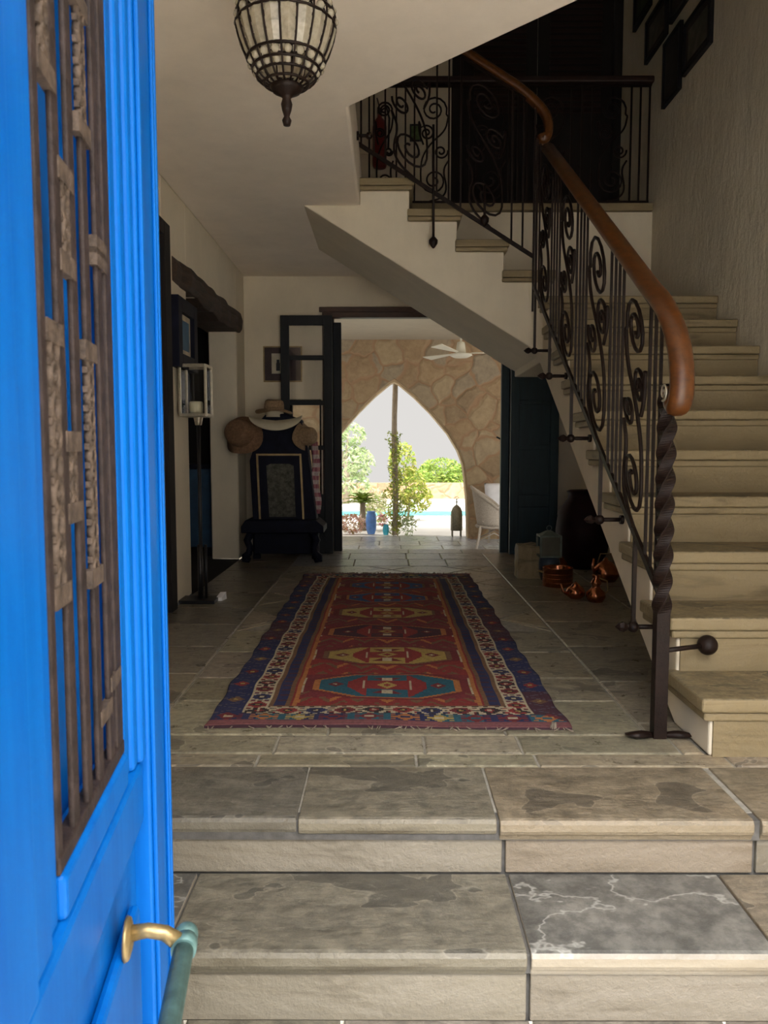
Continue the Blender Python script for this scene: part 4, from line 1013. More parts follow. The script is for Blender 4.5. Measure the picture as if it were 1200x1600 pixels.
for sg, px_ in ((-1, 392), (1, 488)):
    x = hx(px_); m = MB()
    for yy in (YH - 0.02,):
        m.tube([(x, yy, hzf(832)), (x + sg * .035, yy, .19), (x + sg * .012, yy, .13), (x + sg * .02, yy, .085), (x + sg * .055, yy, .05), (x + sg * .06, yy, .03), (x + sg * .03, yy, .024), (x + sg * .02, yy, .045)], [.035, .032, .028, .03, .034, .03, .026, .02], 10)
    m.build('leg', M_navy, hs)
    m = MB(); m.box(x - .03, YH + 0.22, 0, x + .03, YH + 0.28, hzf(832)); m.build('leg', M_navy, hs)
m = MB(); qa, qb, za, zb_ = hx(403), hx(471), hzf(823), hzf(709); ln = .012; dx_ = 0.0
def fquad(m, k0, k1, y0, y1):
    o = lambda k: [(qa + .012 * 0 + k + .018 * 0, za + k), (qb - k + .02, za + k), (qb - k - .004, zb_ - k), (qa + k - .02, zb_ - k)]
    A, B = o(k0), o(k1)
    for i in range(4):
        j = (i + 1) % 4
        m.hexa([(A[i][0], y0, A[i][1]), (A[j][0], y0, A[j][1]), (B[j][0], y0, B[j][1]), (B[i][0], y0, B[i][1])], [(A[i][0], y1, A[i][1]), (A[j][0], y1, A[j][1]), (B[j][0], y1, B[j][1]), (B[i][0], y1, B[i][1])])
fquad(m, 0, 0.016, YH + 0.035, YH + 0.06); gf = m.build('gilt_border', M_gold, hs)
m = MB(); m.prism([(qa + .012, za + .012), (qb + .01, za + .012), (qb - .014, zb_ - .012), (qa - .008, zb_ - .012)], 'Y', YH + 0.045, YH + 0.061); m.build('panel', M_navy, hs)
m = MB(); m.prism([(qa + .085, za + .08), (qb - .055, za + .08), (qb - .07, zb_ - .10), (qb - .11, zb_ - .085), (qa + .10, zb_ - .085), (qa + .065, zb_ - .10)], 'Y', YH + 0.038, YH + 0.046); tag(m.build('woven_inset', simple('woven_inset', (0.085, 0.085, 0.07), 0.9, var=0.6, scale=40), hs), 'dull patterned inset')
def hat(name, label, c, axis, rb, rc, h, mat, droop=0.0, sc=1.0, wave=0.0, roll=0.0):
    Mx = Vector(axis).to_track_quat('Z', 'Y').to_matrix() @ Matrix.Rotation(roll, 3, 'Z')
    def fn(p, a, r):
        if r > rc * 1.02: k = (r - rc) / (rb - rc); p.z += -droop * k * (0.5 + 0.5 * math.cos(2 * a)) + wave * k * math.sin(3 * a + .6)
        return Vector((p.x, p.y * sc, p.z))
    t = thing(name, label, 'hat', tuple(c))
    m = MB(); m.lathe([(rc * .98, -.004), (rc * 1.25, -.006), (rb * .8, -.008), (rb, -.012), (rb * 1.005, -.008), (rb * .8, 0), (rc * 1.2, .003), (rc, .004)], c, 32, Mx, fn=fn); m.build('brim', mat, t)
    m = MB(); m.lathe([(rc * 1.02, -.004), (rc, h * .5), (rc * .9, h * .85), (rc * .7, h * .99), (rc * .3, h * .95), (0, h * .93)], c, 28, Mx, fn=fn); m.build('crown', mat, t)
    m = MB(); m.lathe([(rc * 1.03, .004), (rc * 1.02, h * .28), (rc * .99, h * .28)], c, 28, Mx, fn=fn); m.build('band', mat, t)
    return t
hat('straw_hat', 'brown crumpled straw hat hung on the left side of the hall stand', at(377, 679, Y=YH + 0.02), (-0.35, -1, 0.35), 0.178, 0.118, 0.12, M_straw, 0.05, 0.95, 0.02)
hat('straw_hat', 'tan hat resting on the very top of the hall stand', at(428, 640, Y=YH + 0.12), (0.05, -0.10, 1), 0.16, 0.085, 0.085, M_straw2, 0.015, 0.8, 0.01)
hat('straw_hat', 'tan hat hung edge-on at the right side of the hall stand', at(476, 682, Y=YH + 0.08), (0.95, -0.4, 0.1), 0.15, 0.095, 0.09, M_straw2, 0.02, 0.8, 0.01)
m = MB(); R = []
for i in range(25):   # wide cream brim drooping over the front of the stand
    t = i / 24; a = PI * (1 + t); px_ = 430 + 46 * math.cos(a) * 0.9
    top = 655 - 5 * abs(t - .5) * 2 + 4 * math.sin(PI * t); bot = 652 + 20 * math.sin(PI * t) ** 1.3
    yy = YH - 0.03 - 0.07 * math.sin(PI * t); tp = at(px_, top - 2, Y=yy + .10); bt = at(px_, bot, Y=yy)
    R.append([m.v(tp), m.v(bt), m.v(bt + Vector((0, .012, -.004))), m.v(tp + Vector((0, .012, -.006)))])
for a, b in zip(R, R[1:]):
    for j in range(4): m.face([a[j], a[(j + 1) % 4], b[(j + 1) % 4], b[j]], True)
m.face(R[0]); m.face(R[-1])
m.lathe([(0.085, 0), (0.082, 0.05), (0.06, 0.07), (0, 0.072)], at(428, 652, Y=YH + .12), 20)
single(m, 'sun_hat', M_felt, 'cream wide-brimmed sun hat draped over the front of the hall stand', 'hat', origin=tuple(at(430, 655, Y=YH)))
m = MB(True); sr_ = random.Random(2); R = []
for i in range(18):
    t = i / 17; z = hzf(690) + (hzf(805) - hzf(690)) * t; x = hx(489) + .02 * t + .008 * math.sin(t * 9)
    R.append([m.v((x + q * .03 + .006 * math.sin(t * 14 + q * 3), YH + .16 + .018 * math.sin(q * 5 + t * 6), z)) for q in (-1, -.5, 0, .5, 1)])
for i, (a, b) in enumerate(zip(R, R[1:])):
    for j in range(4):
        m.c(*[(0.42, 0.20, 0.22), (0.55, 0.48, 0.45), (0.30, 0.10, 0.14), (0.5, 0.4, 0.42)][(i + j * 2) % 4]); m.face([a[j], a[j + 1], b[j + 1], b[j]], True)
o = single(m, 'scarf', tinted('scarf_cloth', 0.9, 0.2, 60), 'pink and white patterned scarf hanging from the right of the hall stand', 'scarf', origin=(hx(489), YH + .16, hzf(690)))
sd_ = o.modifiers.new('thick', 'SOLIDIFY'); sd_.thickness = 0.006

# ------------------------------------------------------------------ under the stairs
p = at(824, 903, Z=0)
m = MB(); m.hexa([(p.x - .075, p.y - .02, 0), (p.x + .09, p.y - .03, 0), (p.x + .09, p.y + .16, 0), (p.x - .075, p.y + .15, 0)], [(p.x - .07, p.y - .01, .245), (p.x + .085, p.y - .02, .24), (p.x + .085, p.y + .15, .25), (p.x - .07, p.y + .14, .245)])
bmesh.ops.subdivide_edges(m.bm, edges=m.bm.edges[:], cuts=4, use_grid_fill=True)
for v in m.bm.verts:
    if v.co.z > .01: v.co += Vector((random.uniform(-.006, .006), random.uniform(-.006, .006), random.uniform(-.005, .005)))
single(m, 'stone_block', M_tread, 'rough sandstone block standing by the teal door', 'stone', origin=tuple(p))
# blue-white pot behind copper pan, square lantern on it
p = at(851, 909, Z=0)
m = MB(); m.lathe([(0, 0), (0.06, 0), (0.075, .05), (0.078, .12), (0.07, .165), (0.062, .17), (0.06, .16), (0, .15)], (p.x + .05, p.y + .09, 0), 24)
single(m, 'ceramic_pot', simple('dull_blue_glaze', (0.04, 0.06, 0.09), 0.4, var=0.4), 'squat dull blue pot behind the copper pan', 'pot', origin=(p.x + .05, p.y + .09, 0))
cx, cy, z0 = at(857, 880, Y=p.y + .10).x, p.y + .10, 0.171
sl = thing('candle_lantern', 'square green-grey lantern standing on the squat pot under the stairs', 'lantern', (cx, cy, z0)); hw = 0.072; z1 = z0 + 0.155
m = MB()
for sx_ in (-1, 1):
    for sy_ in (-1, 1): m.bar((cx + sx_ * hw, cy + sy_ * hw, z0), (cx + sx_ * hw, cy + sy_ * hw, z1), 0.014)
for z in (z0 + .007, z1):
    for sg in (-1, 1): m.bar((cx - hw, cy + sg * hw, z), (cx + hw, cy + sg * hw, z), 0.014, up=(0, 0, 1)); m.bar((cx + sg * hw, cy - hw, z), (cx + sg * hw, cy + hw, z), 0.014, up=(0, 0, 1))
m.hexa([(cx - hw, cy - hw, z1), (cx + hw, cy - hw, z1), (cx + hw, cy + hw, z1), (cx - hw, cy + hw, z1)], [(cx - .02, cy - .02, z1 + .035), (cx + .02, cy - .02, z1 + .035), (cx + .02, cy + .02, z1 + .035), (cx - .02, cy + .02, z1 + .035)])
M_vg = simple('green_grey_metal', (0.13, 0.16, 0.14), 0.6, 0.2); m.build('frame', M_vg, sl, bevel=0.002)
m = MB(); m.tube([(cx + .018 * math.cos(2 * PI * i / 14), cy, z1 + .055 + .018 * math.sin(2 * PI * i / 14)) for i in range(14)], .003, 6, closed=True); m.build('ring_handle', M_vg, sl)
m = MB(); m.box(cx - hw, cy - hw, z0 + .01, cx + hw, cy - hw + .002, z1); m.build('glass', simple('milky_pane', (0.10, 0.10, 0.075), 0.3, var=0.2), sl)
p = at(876, 919, Z=0); cx, cy, r = p.x, p.y + .105, 0.105
cp = thing('copper_pan', 'straight-sided shiny copper pan on the floor under the stairs', 'pan', (cx, cy, 0))
m = MB(); m.lathe([(0, .003), (r * .97, 0), (r, .006), (r, .128), (r * 1.03, .132), (r * .99, .134), (r * .97, .125), (r * .965, .01), (0, .008)], (cx, cy, 0), 40)
for z in (.03, .06, .09): m.tube([(cx + (r + .0008) * math.cos(2 * PI * i / 40), cy + (r + .0008) * math.sin(2 * PI * i / 40), z) for i in range(40)], .0016, 5, closed=True)
m.build('body', M_copper, cp)
m = MB(); m.tube([(cx - r, cy - .03, .1), (cx - r - .03, cy - .02, .105), (cx - r - .03, cy + .02, .105), (cx - r, cy + .03, .1)], .005, 8); m.build('handle', M_brass, cp)
def vessel(name, label, px_, py_, prof, spout=None, handle=None, mat=M_copper, dy=.07):
    p = at(px_, py_, Z=0); c = Vector((p.x, p.y + dy, 0)); t = thing(name, label, name.replace('_', ' ').split()[-1], tuple(c))
    m = MB(); m.lathe(prof, c, 26); m.build('body', mat, t)
    if spout: m = MB(); m.tube([c + Vector(q) for q in spout[0]], spout[1], 8); m.build('spout', mat, t)
    if handle: m = MB(); m.tube([c + Vector(q) for q in handle], .005, 8); m.build('handle', M_brass, t)
    return t, c
vessel('copper_teapot', 'small round copper teapot with upturned spout in front of the copper pan', 903, 938, [(0, 0), (.035, 0), (.058, .02), (.062, .045), (.05, .07), (.025, .085), (.026, .09), (.012, .1), (0, .112)], ([(-.055, -.02, .03), (-.085, -.02, .05), (-.10, -.02, .10)], [.012, .008, .006]), None)
vessel('copper_jug', 'tall-necked copper jug beside the small teapot', 935, 943, [(0, 0), (.045, 0), (.06, .03), (.058, .06), (.03, .085), (.022, .10), (.034, .115), (.03, .13), (.018, .145), (.026, .165), (.024, .172), (0, .17)], None, [(.02, 0, .15), (.07, 0, .13), (.075, 0, .07), (.055, 0, .04)])
vessel('copper_kettle', 'copper kettle half hidden by the stair wall', 958, 915, [(0, 0), (.07, 0), (.095, .04), (.09, .09), (.05, .14), (.02, .15), (.012, .17), (0, .175)], ([(-.08, -.02, .06), (-.10, -.02, .10), (-.095, -.03, .17)], [.014, .01, .007]), [(.06, 0, .13), (.04, 0, .2), (-.04, 0, .2), (-.06, 0, .13)], dy=.2)
vessel('clay_jar', 'large dark maroon jar in the shade under the stairs', 925, 896, [(0, 0), (.11, 0), (.19, .12), (.22, .3), (.2, .46), (.13, .56), (.12, .6), (.14, .62), (.11, .63), (0, .6)], None, None, M_maroon, .3)
p = at(895, 893, Z=0); m = MB(); m.lathe([(0, 0), (.07, 0), (.09, .06), (.085, .14), (.06, .18), (0, .17)], (p.x + .01, p.y + .25, 0), 20)
single(m, 'copper_pot', M_copper, 'dull copper pot standing behind the straight-sided pan', 'pot', origin=(p.x + .01, p.y + .25, 0))

# ------------------------------------------------------------------ veranda
vf = MB(True)
for i, y in enumerate([7.46, 8.1, 8.75, 9.4, 10.05, 10.7, 11.2, 11.75, 12.3]):
    xs = [-6 + 0.62 * k + (0.3 if i % 2 else 0) for k in range(22)]
    row(vf, xs, y, [8.1, 8.75, 9.4, 10.05, 10.7, 11.2, 11.75, 12.3, 13.0][i], VZ, 1.6, 0.008, True)  # blue-grey slabs, bluer still for the reflected sky painted in
struct(vf, 'floor_veranda', M_floor, 'pale slab floor of the veranda', 'floor')
g = MB(); g.box(-6, 7.45, VZ - .3, 8, 13.0, VZ - .006); struct(g, 'trim_6', M_grout, 'grout bed of the veranda floor', 'grout')
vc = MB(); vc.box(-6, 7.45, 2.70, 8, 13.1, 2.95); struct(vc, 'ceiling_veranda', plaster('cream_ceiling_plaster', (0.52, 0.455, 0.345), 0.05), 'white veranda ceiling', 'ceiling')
for k_, x in (('left', -6.2), ('right', 8.0)):
    q = MB(); q.box(x, 7.45, VZ, x + .2, 9.5, 2.7); struct(q, 'wall_veranda_' + k_, M_rubble, 'stone end wall of the veranda at the ' + k_, 'wall')
# arcade wall with pointed arches
arc_px = [(735, 846), (733, 780), (730, 748), (727, 724), (719, 703), (703, 676), (676, 644), (649, 617), (625, 597), (616, 591)]
half = []
for a, b in arc_px: q = at(a, b, Y=YA); half.append((q.x, q.z))
half[0] = (half[0][0], VZ)
AX = half[-1][0]; arch = half + [(2 * AX - x, z) for x, z in half[-2::-1]]     # right foot, over the apex, left foot
x_r, x_l = arch[0][0], arch[-1][0]; PW = at(776, 748, Y=YA).x - at(731, 748, Y=YA).x; STEP = (x_r - x_l) + PW
aw = MB(); lo_, hi_ = -2, 3; ztop = 2.71; TH_A = 0.42
def wall_strip(y):
    vs = []
    return vs
for k_ in range(lo_, hi_ + 1):
    A = [(x + k_ * STEP + (PW - .17 if k_ < 0 else 0), z) for x, z in arch]
    apex = A[len(half) - 1]
    # right half spandrel + left half spandrel + pier to the right
    for seg in (A[:len(half)], A[len(half) - 1:]):
        for (xa, za_), (xb, zb__) in zip(seg, seg[1:]):
            if abs(xa - xb) < 1e-4: continue
            pa, pb = sorted([(xa, za_), (xb, zb__)])
            aw.hexa([(pa[0], YA, pa[1]), (pb[0], YA, pb[1]), (pb[0], YA + TH_A, pb[1]), (pa[0], YA + TH_A, pa[1])], [(pa[0], YA, ztop), (pb[0], YA, ztop), (pb[0], YA + TH_A, ztop), (pa[0], YA + TH_A, ztop)])
    aw.box(A[0][0], YA, VZ, A[0][0] + (.17 if k_ == -1 else PW), YA + TH_A, ztop)
bmesh.ops.remove_doubles(aw.bm, verts=aw.bm.verts, dist=1e-4)
struct(aw, 'wall_veranda', M_rubble, 'rubble stone arcade wall with pointed arches', 'wall')
ar = MB(); wdth = 0.05
for k_ in (-1, 0, 1):
    A = [(x + k_ * STEP + (PW - .17 if k_ < 0 else 0), z) for x, z in arch]; In = []
    for i, (x, z) in enumerate(A):
        sgn = -1 if i < len(half) - 1 else (1 if i > len(half) - 1 else 0); In.append((x + sgn * wdth * .6, z - (0.05 if sgn == 0 else 0.018 if 2 < i < len(A) - 3 else 0)))
    for a, b, c_, d in zip(A, A[1:], In[1:], In): ar.hexa([(a[0], YA + .10, a[1]), (b[0], YA + .10, b[1]), (c_[0], YA + .10, c_[1]), (d[0], YA + .10, d[1])], [(a[0], YA + TH_A, a[1]), (b[0], YA + TH_A, b[1]), (c_[0], YA + TH_A, c_[1]), (d[0], YA + TH_A, d[1])])
struct(ar, 'trim_7', simple('dressed_stone', (0.55, 0.42, 0.26), 0.85, var=0.2, scale=6), 'dressed stone lining of the pointed arches', 'arch')
# ceiling fan
c = at(720, 552, Y=11.0); fn_ = thing('ceiling_fan', 'cream three-bladed ceiling fan under the veranda ceiling', 'fan', tuple(c))
m = MB(); m.lathe([(0, -.07), (.10, -.06), (.16, -.03), (.15, -.01), (.07, .0), (.06, .10), (.05, .15), (.02, .16), (0, .16)], c, 24); m.build('motor', M_fan, fn_)
m = MB(); m.tube([c + Vector((0, 0, .15)), (c.x, c.y, 2.70)], .014, 8); m.lathe([(0, 2.70), (.06, 2.70), (.05, 2.64), (0, 2.63)], (c.x, c.y, 0), 16); m.build('down_rod', M_fan, fn_)
for k_ in range(3):
    a = math.radians(2 + 120 * k_); d = Vector((math.cos(a), math.sin(a), 0)); e = Vector((-d.y, d.x, 0)); m = MB()
    m.hexa([c + d * .14 - e * .02, c + d * .82 - e * .075 + Vector((0, 0, -.01)), c + d * .82 + e * .075 + Vector((0, 0, .02)), c + d * .14 + e * .03], [c + d * .14 - e * .02 + Vector((0, 0, .008)), c + d * .82 - e * .075 + Vector((0, 0, 0)), c + d * .82 + e * .075 + Vector((0, 0, .03)), c + d * .14 + e * .03 + Vector((0, 0, .008))])
    m.build('blade', M_fan, fn_)
# wicker chair
def wicker_chair(loc, rz, label, group=None):
    t = thing('wicker_chair', label, 'chair', (0, 0, 0), group)
    def arcp(a, r, z): return (r * math.cos(a), r * 1.0 * math.sin(a), z)
    m = MB(); n = 20; R = []   # barrel shell: open to +X
    for j in range(7):
        row_ = []
        for i in range(n + 1):
            a = math.radians(70 + 220 * i / n); k_ = abs(i / n - .5) * 2; top = 0.92 - 0.30 * k_ ** 1.5; z = 0.38 + (top - .38) * j / 6
            lean = 1 + .22 * (z - .38) / .5; row_.append(m.v((0.24 * lean * math.cos(a) - .03 * (j / 6), 0.27 * lean * math.sin(a), z)))
        R.append(row_)
    for a, b in zip(R, R[1:]):
        for i in range(n): m.face([a[i], a[i + 1], b[i + 1], b[i]], True)
    o = m.build('backrest', M_wick, t); s_ = o.modifiers.new('thick', 'SOLIDIFY'); s_.thickness = .018
    m = MB(); tp = []
    for i in range(n + 1):
        a = math.radians(70 + 220 * i / n); k_ = abs(i / n - .5) * 2; z = 0.92 - 0.30 * k_ ** 1.5; lean = 1 + .22 * (z - .38) / .5; tp.append((0.24 * lean * math.cos(a) - .03, 0.27 * lean * math.sin(a), z))
    m.tube(tp, .021, 8); m.build('armrest', M_wick, t)
    m = MB(); m.lathe([(0, .34), (.25, .34), (.27, .36), (.26, .385), (0, .39)], (0, 0, 0), 24); m.build('seat', M_wick, t)
    for sx_, sy_ in ((-1, -1), (-1, 1), (1, -1), (1, 1)):
        m = MB(); m.tube([(sx_ * .19, sy_ * .19, .37), (sx_ * .21, sy_ * .21, .2), (sx_ * .26 if sx_ < 0 else sx_ * .22, sy_ * .22, 0)], .018, 8); m.build('leg', M_wick, t)
    m = MB()
    for a, b in (((-.21, -.21), (.21, -.21)), ((.21, -.21), (.21, .21)), ((.21, .21), (-.21, .21)), ((-.21, .21), (-.21, -.21))): m.tube([(*a, .17), ((a[0] + b[0]) / 2 * .9, (a[1] + b[1]) / 2 * .9, .28), (*b, .17)], .010, 6)
    m.build('stretcher', M_wick, t)
    t.location = loc; t.rotation_euler = (0, 0, rz); return t
w1 = wicker_chair((1.52, 11.05, VZ), math.radians(-8), 'pale wicker tub chair seen from its side just outside the doorway')
copy_tree(w1, (1.86, 11.95, VZ), math.radians(200), 'pale wicker tub chair half hidden behind the nearer one')
def cushion(c, sx_, sy_, sz_, label, mat, rot=(0, 0, 0)):
    m = MB(); n = 14
    me_ = []
    for sgn in (1, -1):
        g_ = [[m.v(Vector((sx_ * (i / n - .5), sy_ * (j / n - .5), sgn * sz_ / 2 * (max(0, (1 - (2 * i / n - 1) ** 4) * (1 - (2 * j / n - 1) ** 4))) ** .5))) for i in range(n + 1)] for j in range(n + 1)]
        for j in range(n):
            for i in range(n): m.face([g_[j][i], g_[j][i + 1], g_[j + 1][i + 1], g_[j + 1][i]], True)
    bmesh.ops.remove_doubles(m.bm, verts=m.bm.verts, dist=1e-4)
    o = single(m, 'cushion', mat, label, 'cushion'); o.location = c; o.rotation_euler = rot; return o
cushion((1.54, 11.05, VZ + .445), .42, .42, .12, 'cream cushion on the nearer wicker chair seat', M_cush)
cushion((1.72, 11.74, VZ + .74), .50, .42, .20, 'white cushion leaning on top of the farther wicker chair', M_white, (math.radians(70), 0, math.radians(10)))
m = MB(); q = at(786, 862, Z=VZ); m.lathe([(0, 0), (.30, 0), (.31, .006), (.30, .014), (0, .016)], (q.x + .12, q.y - .12, VZ), 32); single(m, 'round_mat', M_terra, 'round terracotta coloured mat on the veranda floor by the chair', 'mat', origin=(q.x + .12, q.y - .12, VZ))

# ------------------------------------------------------------------ garden
tg = MB(); tg.box(-30, 13.0, VZ - .5, 30, 17.3, VZ - .02); struct(tg, 'floor_terrace', M_pave, 'pale pool terrace', 'ground')
pw = MB(); pw.box(-1.2, 17.3, VZ - .4, 30, 19.0, VZ - .05)
mw, tw_, bw = nodes('pool_water', 0.05); bw.inputs['Base Color'].default_value = (0.06, 0.50, 0.52, 1); bw.inputs['Specular IOR Level'].default_value = 0.0
tw_.links.new(ramp(tw_, noise(tw_, coords(tw_), 4), [(0.3, (0.08, 0.36, 0.37)), (0.7, (0.16, 0.48, 0.46))]), bw.inputs['Base Color']); bump(tw_, bw, noise(tw_, coords(tw_, (1, 3, 1)), 6), .1, .02)
struct(pw, 'pool_water', mw, 'turquoise swimming pool water', 'pool')
fp = MB(); fp.box(-30, 19.0, VZ - .5, 30, 23.0, VZ); fp.box(-30, 17.3, VZ - .5, -1.2, 19.0, VZ - .02); fp.box(-1.2, 18.97, VZ - .05, 30, 19.06, VZ + .05); struct(fp, 'floor_far_terrace', M_pave2, 'pale paving beyond the pool', 'ground')
lw = MB(); lw.box(-30, 23, VZ - .5, 30, 23.5, VZ + .46); struct(lw, 'wall_garden', M_rubble, 'low rubble stone wall beyond the pool', 'wall')
fg = MB(); fg.prism([(23.5, VZ - 1.5), (23.5, VZ - .05), (27, VZ - .1), (120, VZ - 24), (120, VZ - 26)], 'X', -60, 60); struct(fg, 'ground_field', M_soil, 'dry ground beyond the garden', 'ground')
def leaves(mb, c, rx, ry, rz_, n, s, pal, rnd, shell=0.35):
    for _ in range(n):
        while True:
            p = Vector((rnd.uniform(-1, 1), rnd.uniform(-1, 1), rnd.uniform(-1, 1)))
            if p.length <= 1: break
        p = p.normalized() * (p.length ** shell)
        q = Vector(c) + Vector((p.x * rx, p.y * ry, p.z * rz_)); a = Vector((rnd.uniform(-1, 1), rnd.uniform(-1, 1), rnd.uniform(-1, 1))).normalized(); b = a.orthogonal().normalized(); L = s * rnd.uniform(.6, 1.4); k_ = rnd.choice(pal); f_ = rnd.uniform(.75, 1.25)
        mb.c(k_[0] * f_, k_[1] * f_, k_[2] * f_); n_ = a.cross(b) * L * .1
        mb.face([mb.v(q - a * L), mb.v(q + b * L * .38 + n_), mb.v(q + a * L), mb.v(q - b * L * .38 + n_)])
GR = [(0.22, 0.33, 0.05), (0.30, 0.38, 0.07), (0.15, 0.25, 0.04)]; OL = [(0.34, 0.42, 0.21), (0.44, 0.50, 0.29), (0.25, 0.35, 0.15)]; YG = [(0.36, 0.40, 0.06), (0.22, 0.33, 0.04), (0.44, 0.42, 0.10)]
def tree(name, label, cat, x, y, z0, blobs, trunk, n, s, pal, group=None, seed=1):
    rnd = random.Random(seed); t = thing(name, label, cat, (x, y, z0), group)
    m = MB(True)
    for (dx, dy, dz, rx, ry, rz__) in blobs: leaves(m, (x + dx, y + dy, z0 + dz), rx, ry, rz__, int(n * rx * rz__ / sum(b[3] * b[5] for b in blobs)), s, pal, rnd)
    m.build('foliage', M_leaf, t, fix=False)
    if trunk:
        m = MB(); m.tube([(x, y, z0 - .1), (x + .05, y, z0 + trunk[0] * .5), (x, y, z0 + trunk[0])], [trunk[1], trunk[1] * .8, trunk[1] * .6], 8)
        for (dx, dy, dz, *_r) in blobs: m.tube([(x, y, z0 + trunk[0] * .8), (x + dx * .6, y + dy * .6, z0 + dz)], [trunk[1] * .5, trunk[1] * .2], 6)
        m.build('trunk', M_bark, t)
    return t
q = at(540, 760, Y=21)
tree('olive_tree', 'pale grey-green olive tree at the left of the arch', 'tree', q.x, 21, VZ, [(-.1, 0, 1.2, .65, .8, .45), (-.45, 0, 2.0, .55, .6, .4), (.12, 0, 1.85, .42, .5, .32), (.36, .2, 1.1, .42, .5, .4), (.1, .1, .5, .6, .5, .3), (-1.0, 0, 1.6, .8, .8, .9)], (1.2, .10), 2900, .075, OL, None, 3)
for px_, y_, zc, rx, rz__, n, lab, sd in [(690, 26, .75, .75, .42, 1500, 'rounded bright green tree beyond the garden wall', 4), (722, 25.5, .55, .55, .35, 900, 'lower green bush just right of the rounded tree', 5), (655, 25, .55, .5, .25, 700, 'small green bush beyond the wall near the pole', 6), (783, 25, 1.0, .8, .7, 1300, 'green tree showing through the right-hand arch', 8)]:
    q = at(px_, 745, Y=y_); tree('garden_tree', lab, 'tree', q.x, y_, VZ, [(0, 0, zc, rx, rx, rz__), (-rx * .5, 0, zc - .1, rx * .6, rx * .6, rz__ * .8), (rx * .55, 0, zc - .12, rx * .6, rx * .6, rz__ * .7)], (.5, .05), n, .07, GR, None, sd)
q = at(474, 760, Y=17)
tree('olive_tree', 'pale olive tree showing only through the narrow window behind the door leaf', 'tree', q.x, 17, VZ, [(0, 0, 1.4, .7, .6, .7), (-.3, 0, .8, .6, .6, .5), (.3, 0, .6, .5, .5, .45)], (1.0, .08), 2400, .07, YG + OL, None, 31)
q = at(636, 770, Y=16)
tree('climbing_shrub', 'tall yellow-green shrub right behind the wooden pole', 'shrub', q.x, 16, VZ, [(-.10, 0, 1.15, .28, .3, .45), (0.05, 0, .7, .36, .3, .4), (.22, 0, .45, .3, .25, .3)], (.6, .03), 1500, .05, YG, None, 9)
PX, PY = at(617, 838, Z=VZ).x, at(617, 838, Z=VZ).y
PY = 13.2; PX = at(617, 790, Y=PY).x
pole = thing('wooden_pole', 'tall rough wooden pergola pole standing outside the arch', 'pole', (PX, PY, VZ))
m = MB(); m.tube([(PX + .02 * math.sin(i * .9) * .6, PY, VZ + 3.3 * i / 10) for i in range(11)], [.05, .052, .048, .05, .047, .048, .045, .046, .044, .044, .042], 10); m.build('shaft', M_bark, pole)
rv = random.Random(21); vi = MB(True)
for i in range(26): z = VZ + .05 + 1.65 * (i / 25); leaves(vi, (PX + .03 * math.sin(i), PY - .02, z), .09 + .05 * rv.random(), .09, .07, 34, .03, YG, rv, .6)
for i in range(10): leaves(vi, (PX + rv.uniform(-.16, .3), PY + .1, VZ + rv.uniform(.15, .75)), .13, .1, .1, 40, .03, YG, rv, .6)
for i in range(6): leaves(vi, (PX + rv.uniform(.1, .32), PY + .05, VZ + rv.uniform(.02, .35)), .12, .1, .12, 40, .028, [(0.45, .56, .30), (.55, .62, .4)], rv, .6)
vine = thing('climbing_vine', 'leafy vine climbing the wooden pole', 'vine', (PX, PY, VZ))
vi.build('foliage', M_leaf, vine, fix=False)
m = MB(); m.tube([(PX + .055 * math.cos(i * .9), PY + .055 * math.sin(i * .9), VZ + 1.7 * i / 30) for i in range(31)], .008, 5); m.build('stem', M_bark, vine)
# cycad in a cobalt pot
q = at(566, 830, Z=VZ); cxp, cyp = q.x, q.y + .3
pt = thing('glazed_pot', 'large cobalt blue glazed garden pot by the cycad', 'pot', (at(580, 836, Z=VZ).x, 13.35, VZ)); c = Vector((at(580, 820, Y=13.35).x, 13.35, VZ))
m = MB(); m.lathe([(0, 0), (.06, 0), (.085, .08), (.095, .22), (.085, .33), (.07, .37), (.078, .39), (.065, .39), (.06, .35), (0, .34)], c, 24); m.build('body', M_potblue, pt)
m = MB(); m.lathe([(0, .345), (.06, .35), (0, .352)], c, 16); m.build('soil', M_soil, pt)
c2 = Vector((at(603, 830, Y=13.2).x, 13.2, VZ)); m = MB(); m.lathe([(0, 0), (.04, 0), (.055, .06), (.05, .14), (.04, .17), (.045, .18), (.035, .18), (0, .15)], c2, 20); single(m, 'glazed_pot', M_potturq, 'small turquoise glazed pot at the foot of the pole', 'pot', origin=tuple(c2))
fl_ = MB(True); leaves(fl_, c2 + Vector((-.06, 0, .26)), .09, .08, .12, 160, .022, [(.75, .18, .28), (.8, .3, .4), (.3, .45, .12)], rv, .6)
single(fl_, 'flowering_plant', M_leaf, 'pink flowering plant beside the small turquoise pot', 'plant', origin=tuple(c2 + Vector((-.06, 0, .14))), fix=False)
cy_ = thing('cycad', 'spiky green cycad palm left of the pole', 'plant', (cxp, cyp, VZ)); top = Vector((cxp, cyp, at(566, 785, Y=cyp).z))
m = MB(); m.tube([(cxp, cyp, VZ - .05), (cxp, cyp, top.z)], [.07, .05], 10); m.build('trunk', M_bark, cy_)
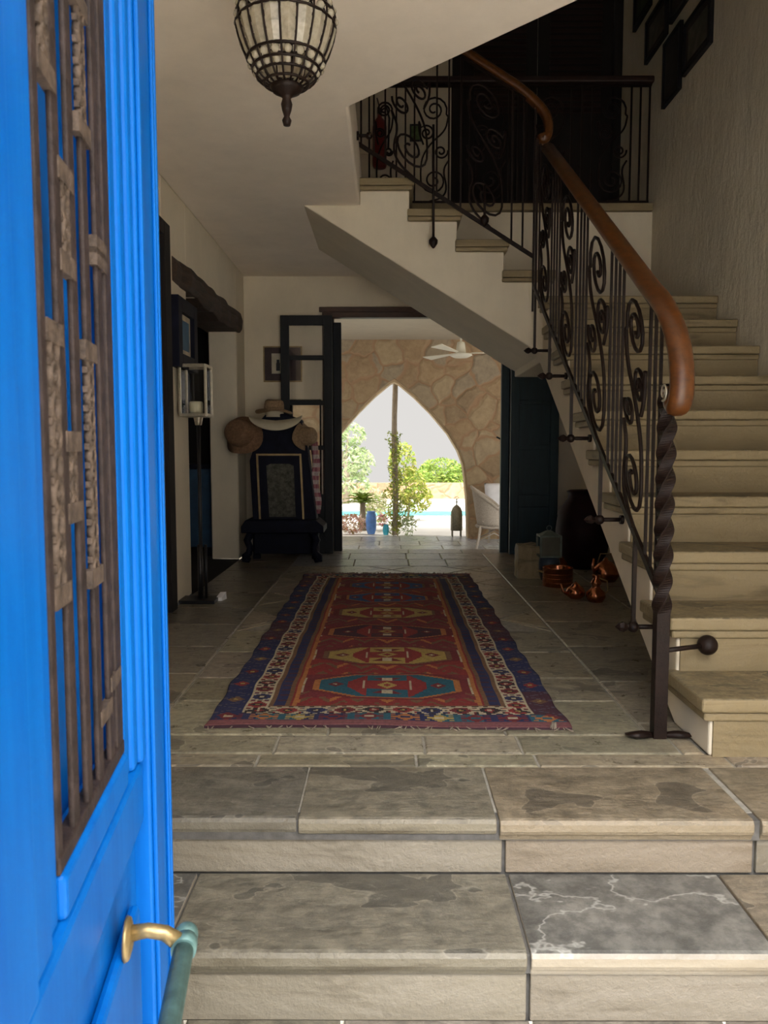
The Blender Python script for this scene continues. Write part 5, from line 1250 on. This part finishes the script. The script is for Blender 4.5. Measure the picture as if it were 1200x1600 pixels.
for k_ in range(28):
    a = 2 * PI * k_ * 0.381966 + .3; el = math.radians(12 + 66 * k_ / 28); L = .50 - .10 * k_ / 28; m = MB(True); m.c(.34, .46, .06); pts = []
    for i in range(9):
        t = i / 8; r_ = L * t * math.cos(el) * (1 + .1 * t); pts.append(top + Vector((r_ * math.cos(a), r_ * math.sin(a), L * t * math.sin(el) - .22 * t * t)))
    m.tube(pts, [.006 * (1 - .7 * i / 8) for i in range(9)], 4)
    for i in range(1, 9):
        d = (pts[i] - pts[i - 1]).normalized(); sd3 = d.cross(Vector((0, 0, 1))).normalized()
        for h_ in (0, .5):
            b = pts[i - 1].lerp(pts[i], h_)
            for sg in (-1, 1):
                f_ = random.uniform(.8, 1.2); m.c(.17 * f_, .25 * f_, .02); e = b + (d * .05 + sd3 * sg * .075 + Vector((0, 0, random.uniform(-.045, .035)))) * (1.05 - i / 10); w_ = d * .014 + Vector((0, 0, .008)); m.poly([b - w_, e, b + w_])
    m.build('frond', M_leaf, cy_, fix=False)
bg_ = MB(True); q = at(548, 815, Y=13.6); leaves(bg_, (q.x + .03, 13.45, VZ + .17), .30, .12, .17, 560, .032, [(.62, .30, .22), (.70, .48, .40), (.5, .42, .2), (.75, .6, .55)], rv, .6)
single(bg_, 'flowering_shrub', M_leaf, 'low pinkish flowering shrub left of the cobalt pot', 'shrub', origin=(q.x, 13.7, VZ), fix=False)
q = at(580, 760, Y=15); tree('flowering_shrub', 'pale flowering shrub behind the cycad', 'shrub', q.x, 15.2, VZ, [(.05, 0, .45, .25, .3, .25), (.12, 0, .25, .25, .3, .22)], None, 700, .045, [(.62, .60, .38), (.70, .62, .5), (.45, .55, .2)], None, 13)
# moroccan lantern on the terrace
q = at(714, 839, Z=VZ); c = Vector((q.x, q.y + .1, VZ)); ml = thing('garden_lantern', 'domed pierced metal lantern standing outside the arch', 'lantern', tuple(c))
m = MB()
for i in range(4):
    a = PI / 4 + i * PI / 2; m.tube([c + Vector((.10 * math.cos(a), .10 * math.sin(a), 0)), c + Vector((.10 * math.cos(a), .10 * math.sin(a), .40))], .010, 6)
m.build('leg', M_olive, ml)
m = MB(); m.lathe([(0, .10), (.098, .10), (.100, .36), (.092, .42), (.070, .475), (.035, .515), (.012, .53), (0, .53)], c, 12); m.build('body', M_olive, ml)
m = MB(); m.lathe([(0, .52), (.010, .53), (.008, .56), (.02, .575), (.008, .59), (.008, .61), (.014, .62), (0, .635)], c, 10); m.tube([c + Vector((.03 * math.cos(2 * PI * i / 14), 0, .645 + .02 * math.sin(2 * PI * i / 14))) for i in range(14)], .004, 5, closed=True); m.build('finial', M_olive, ml)
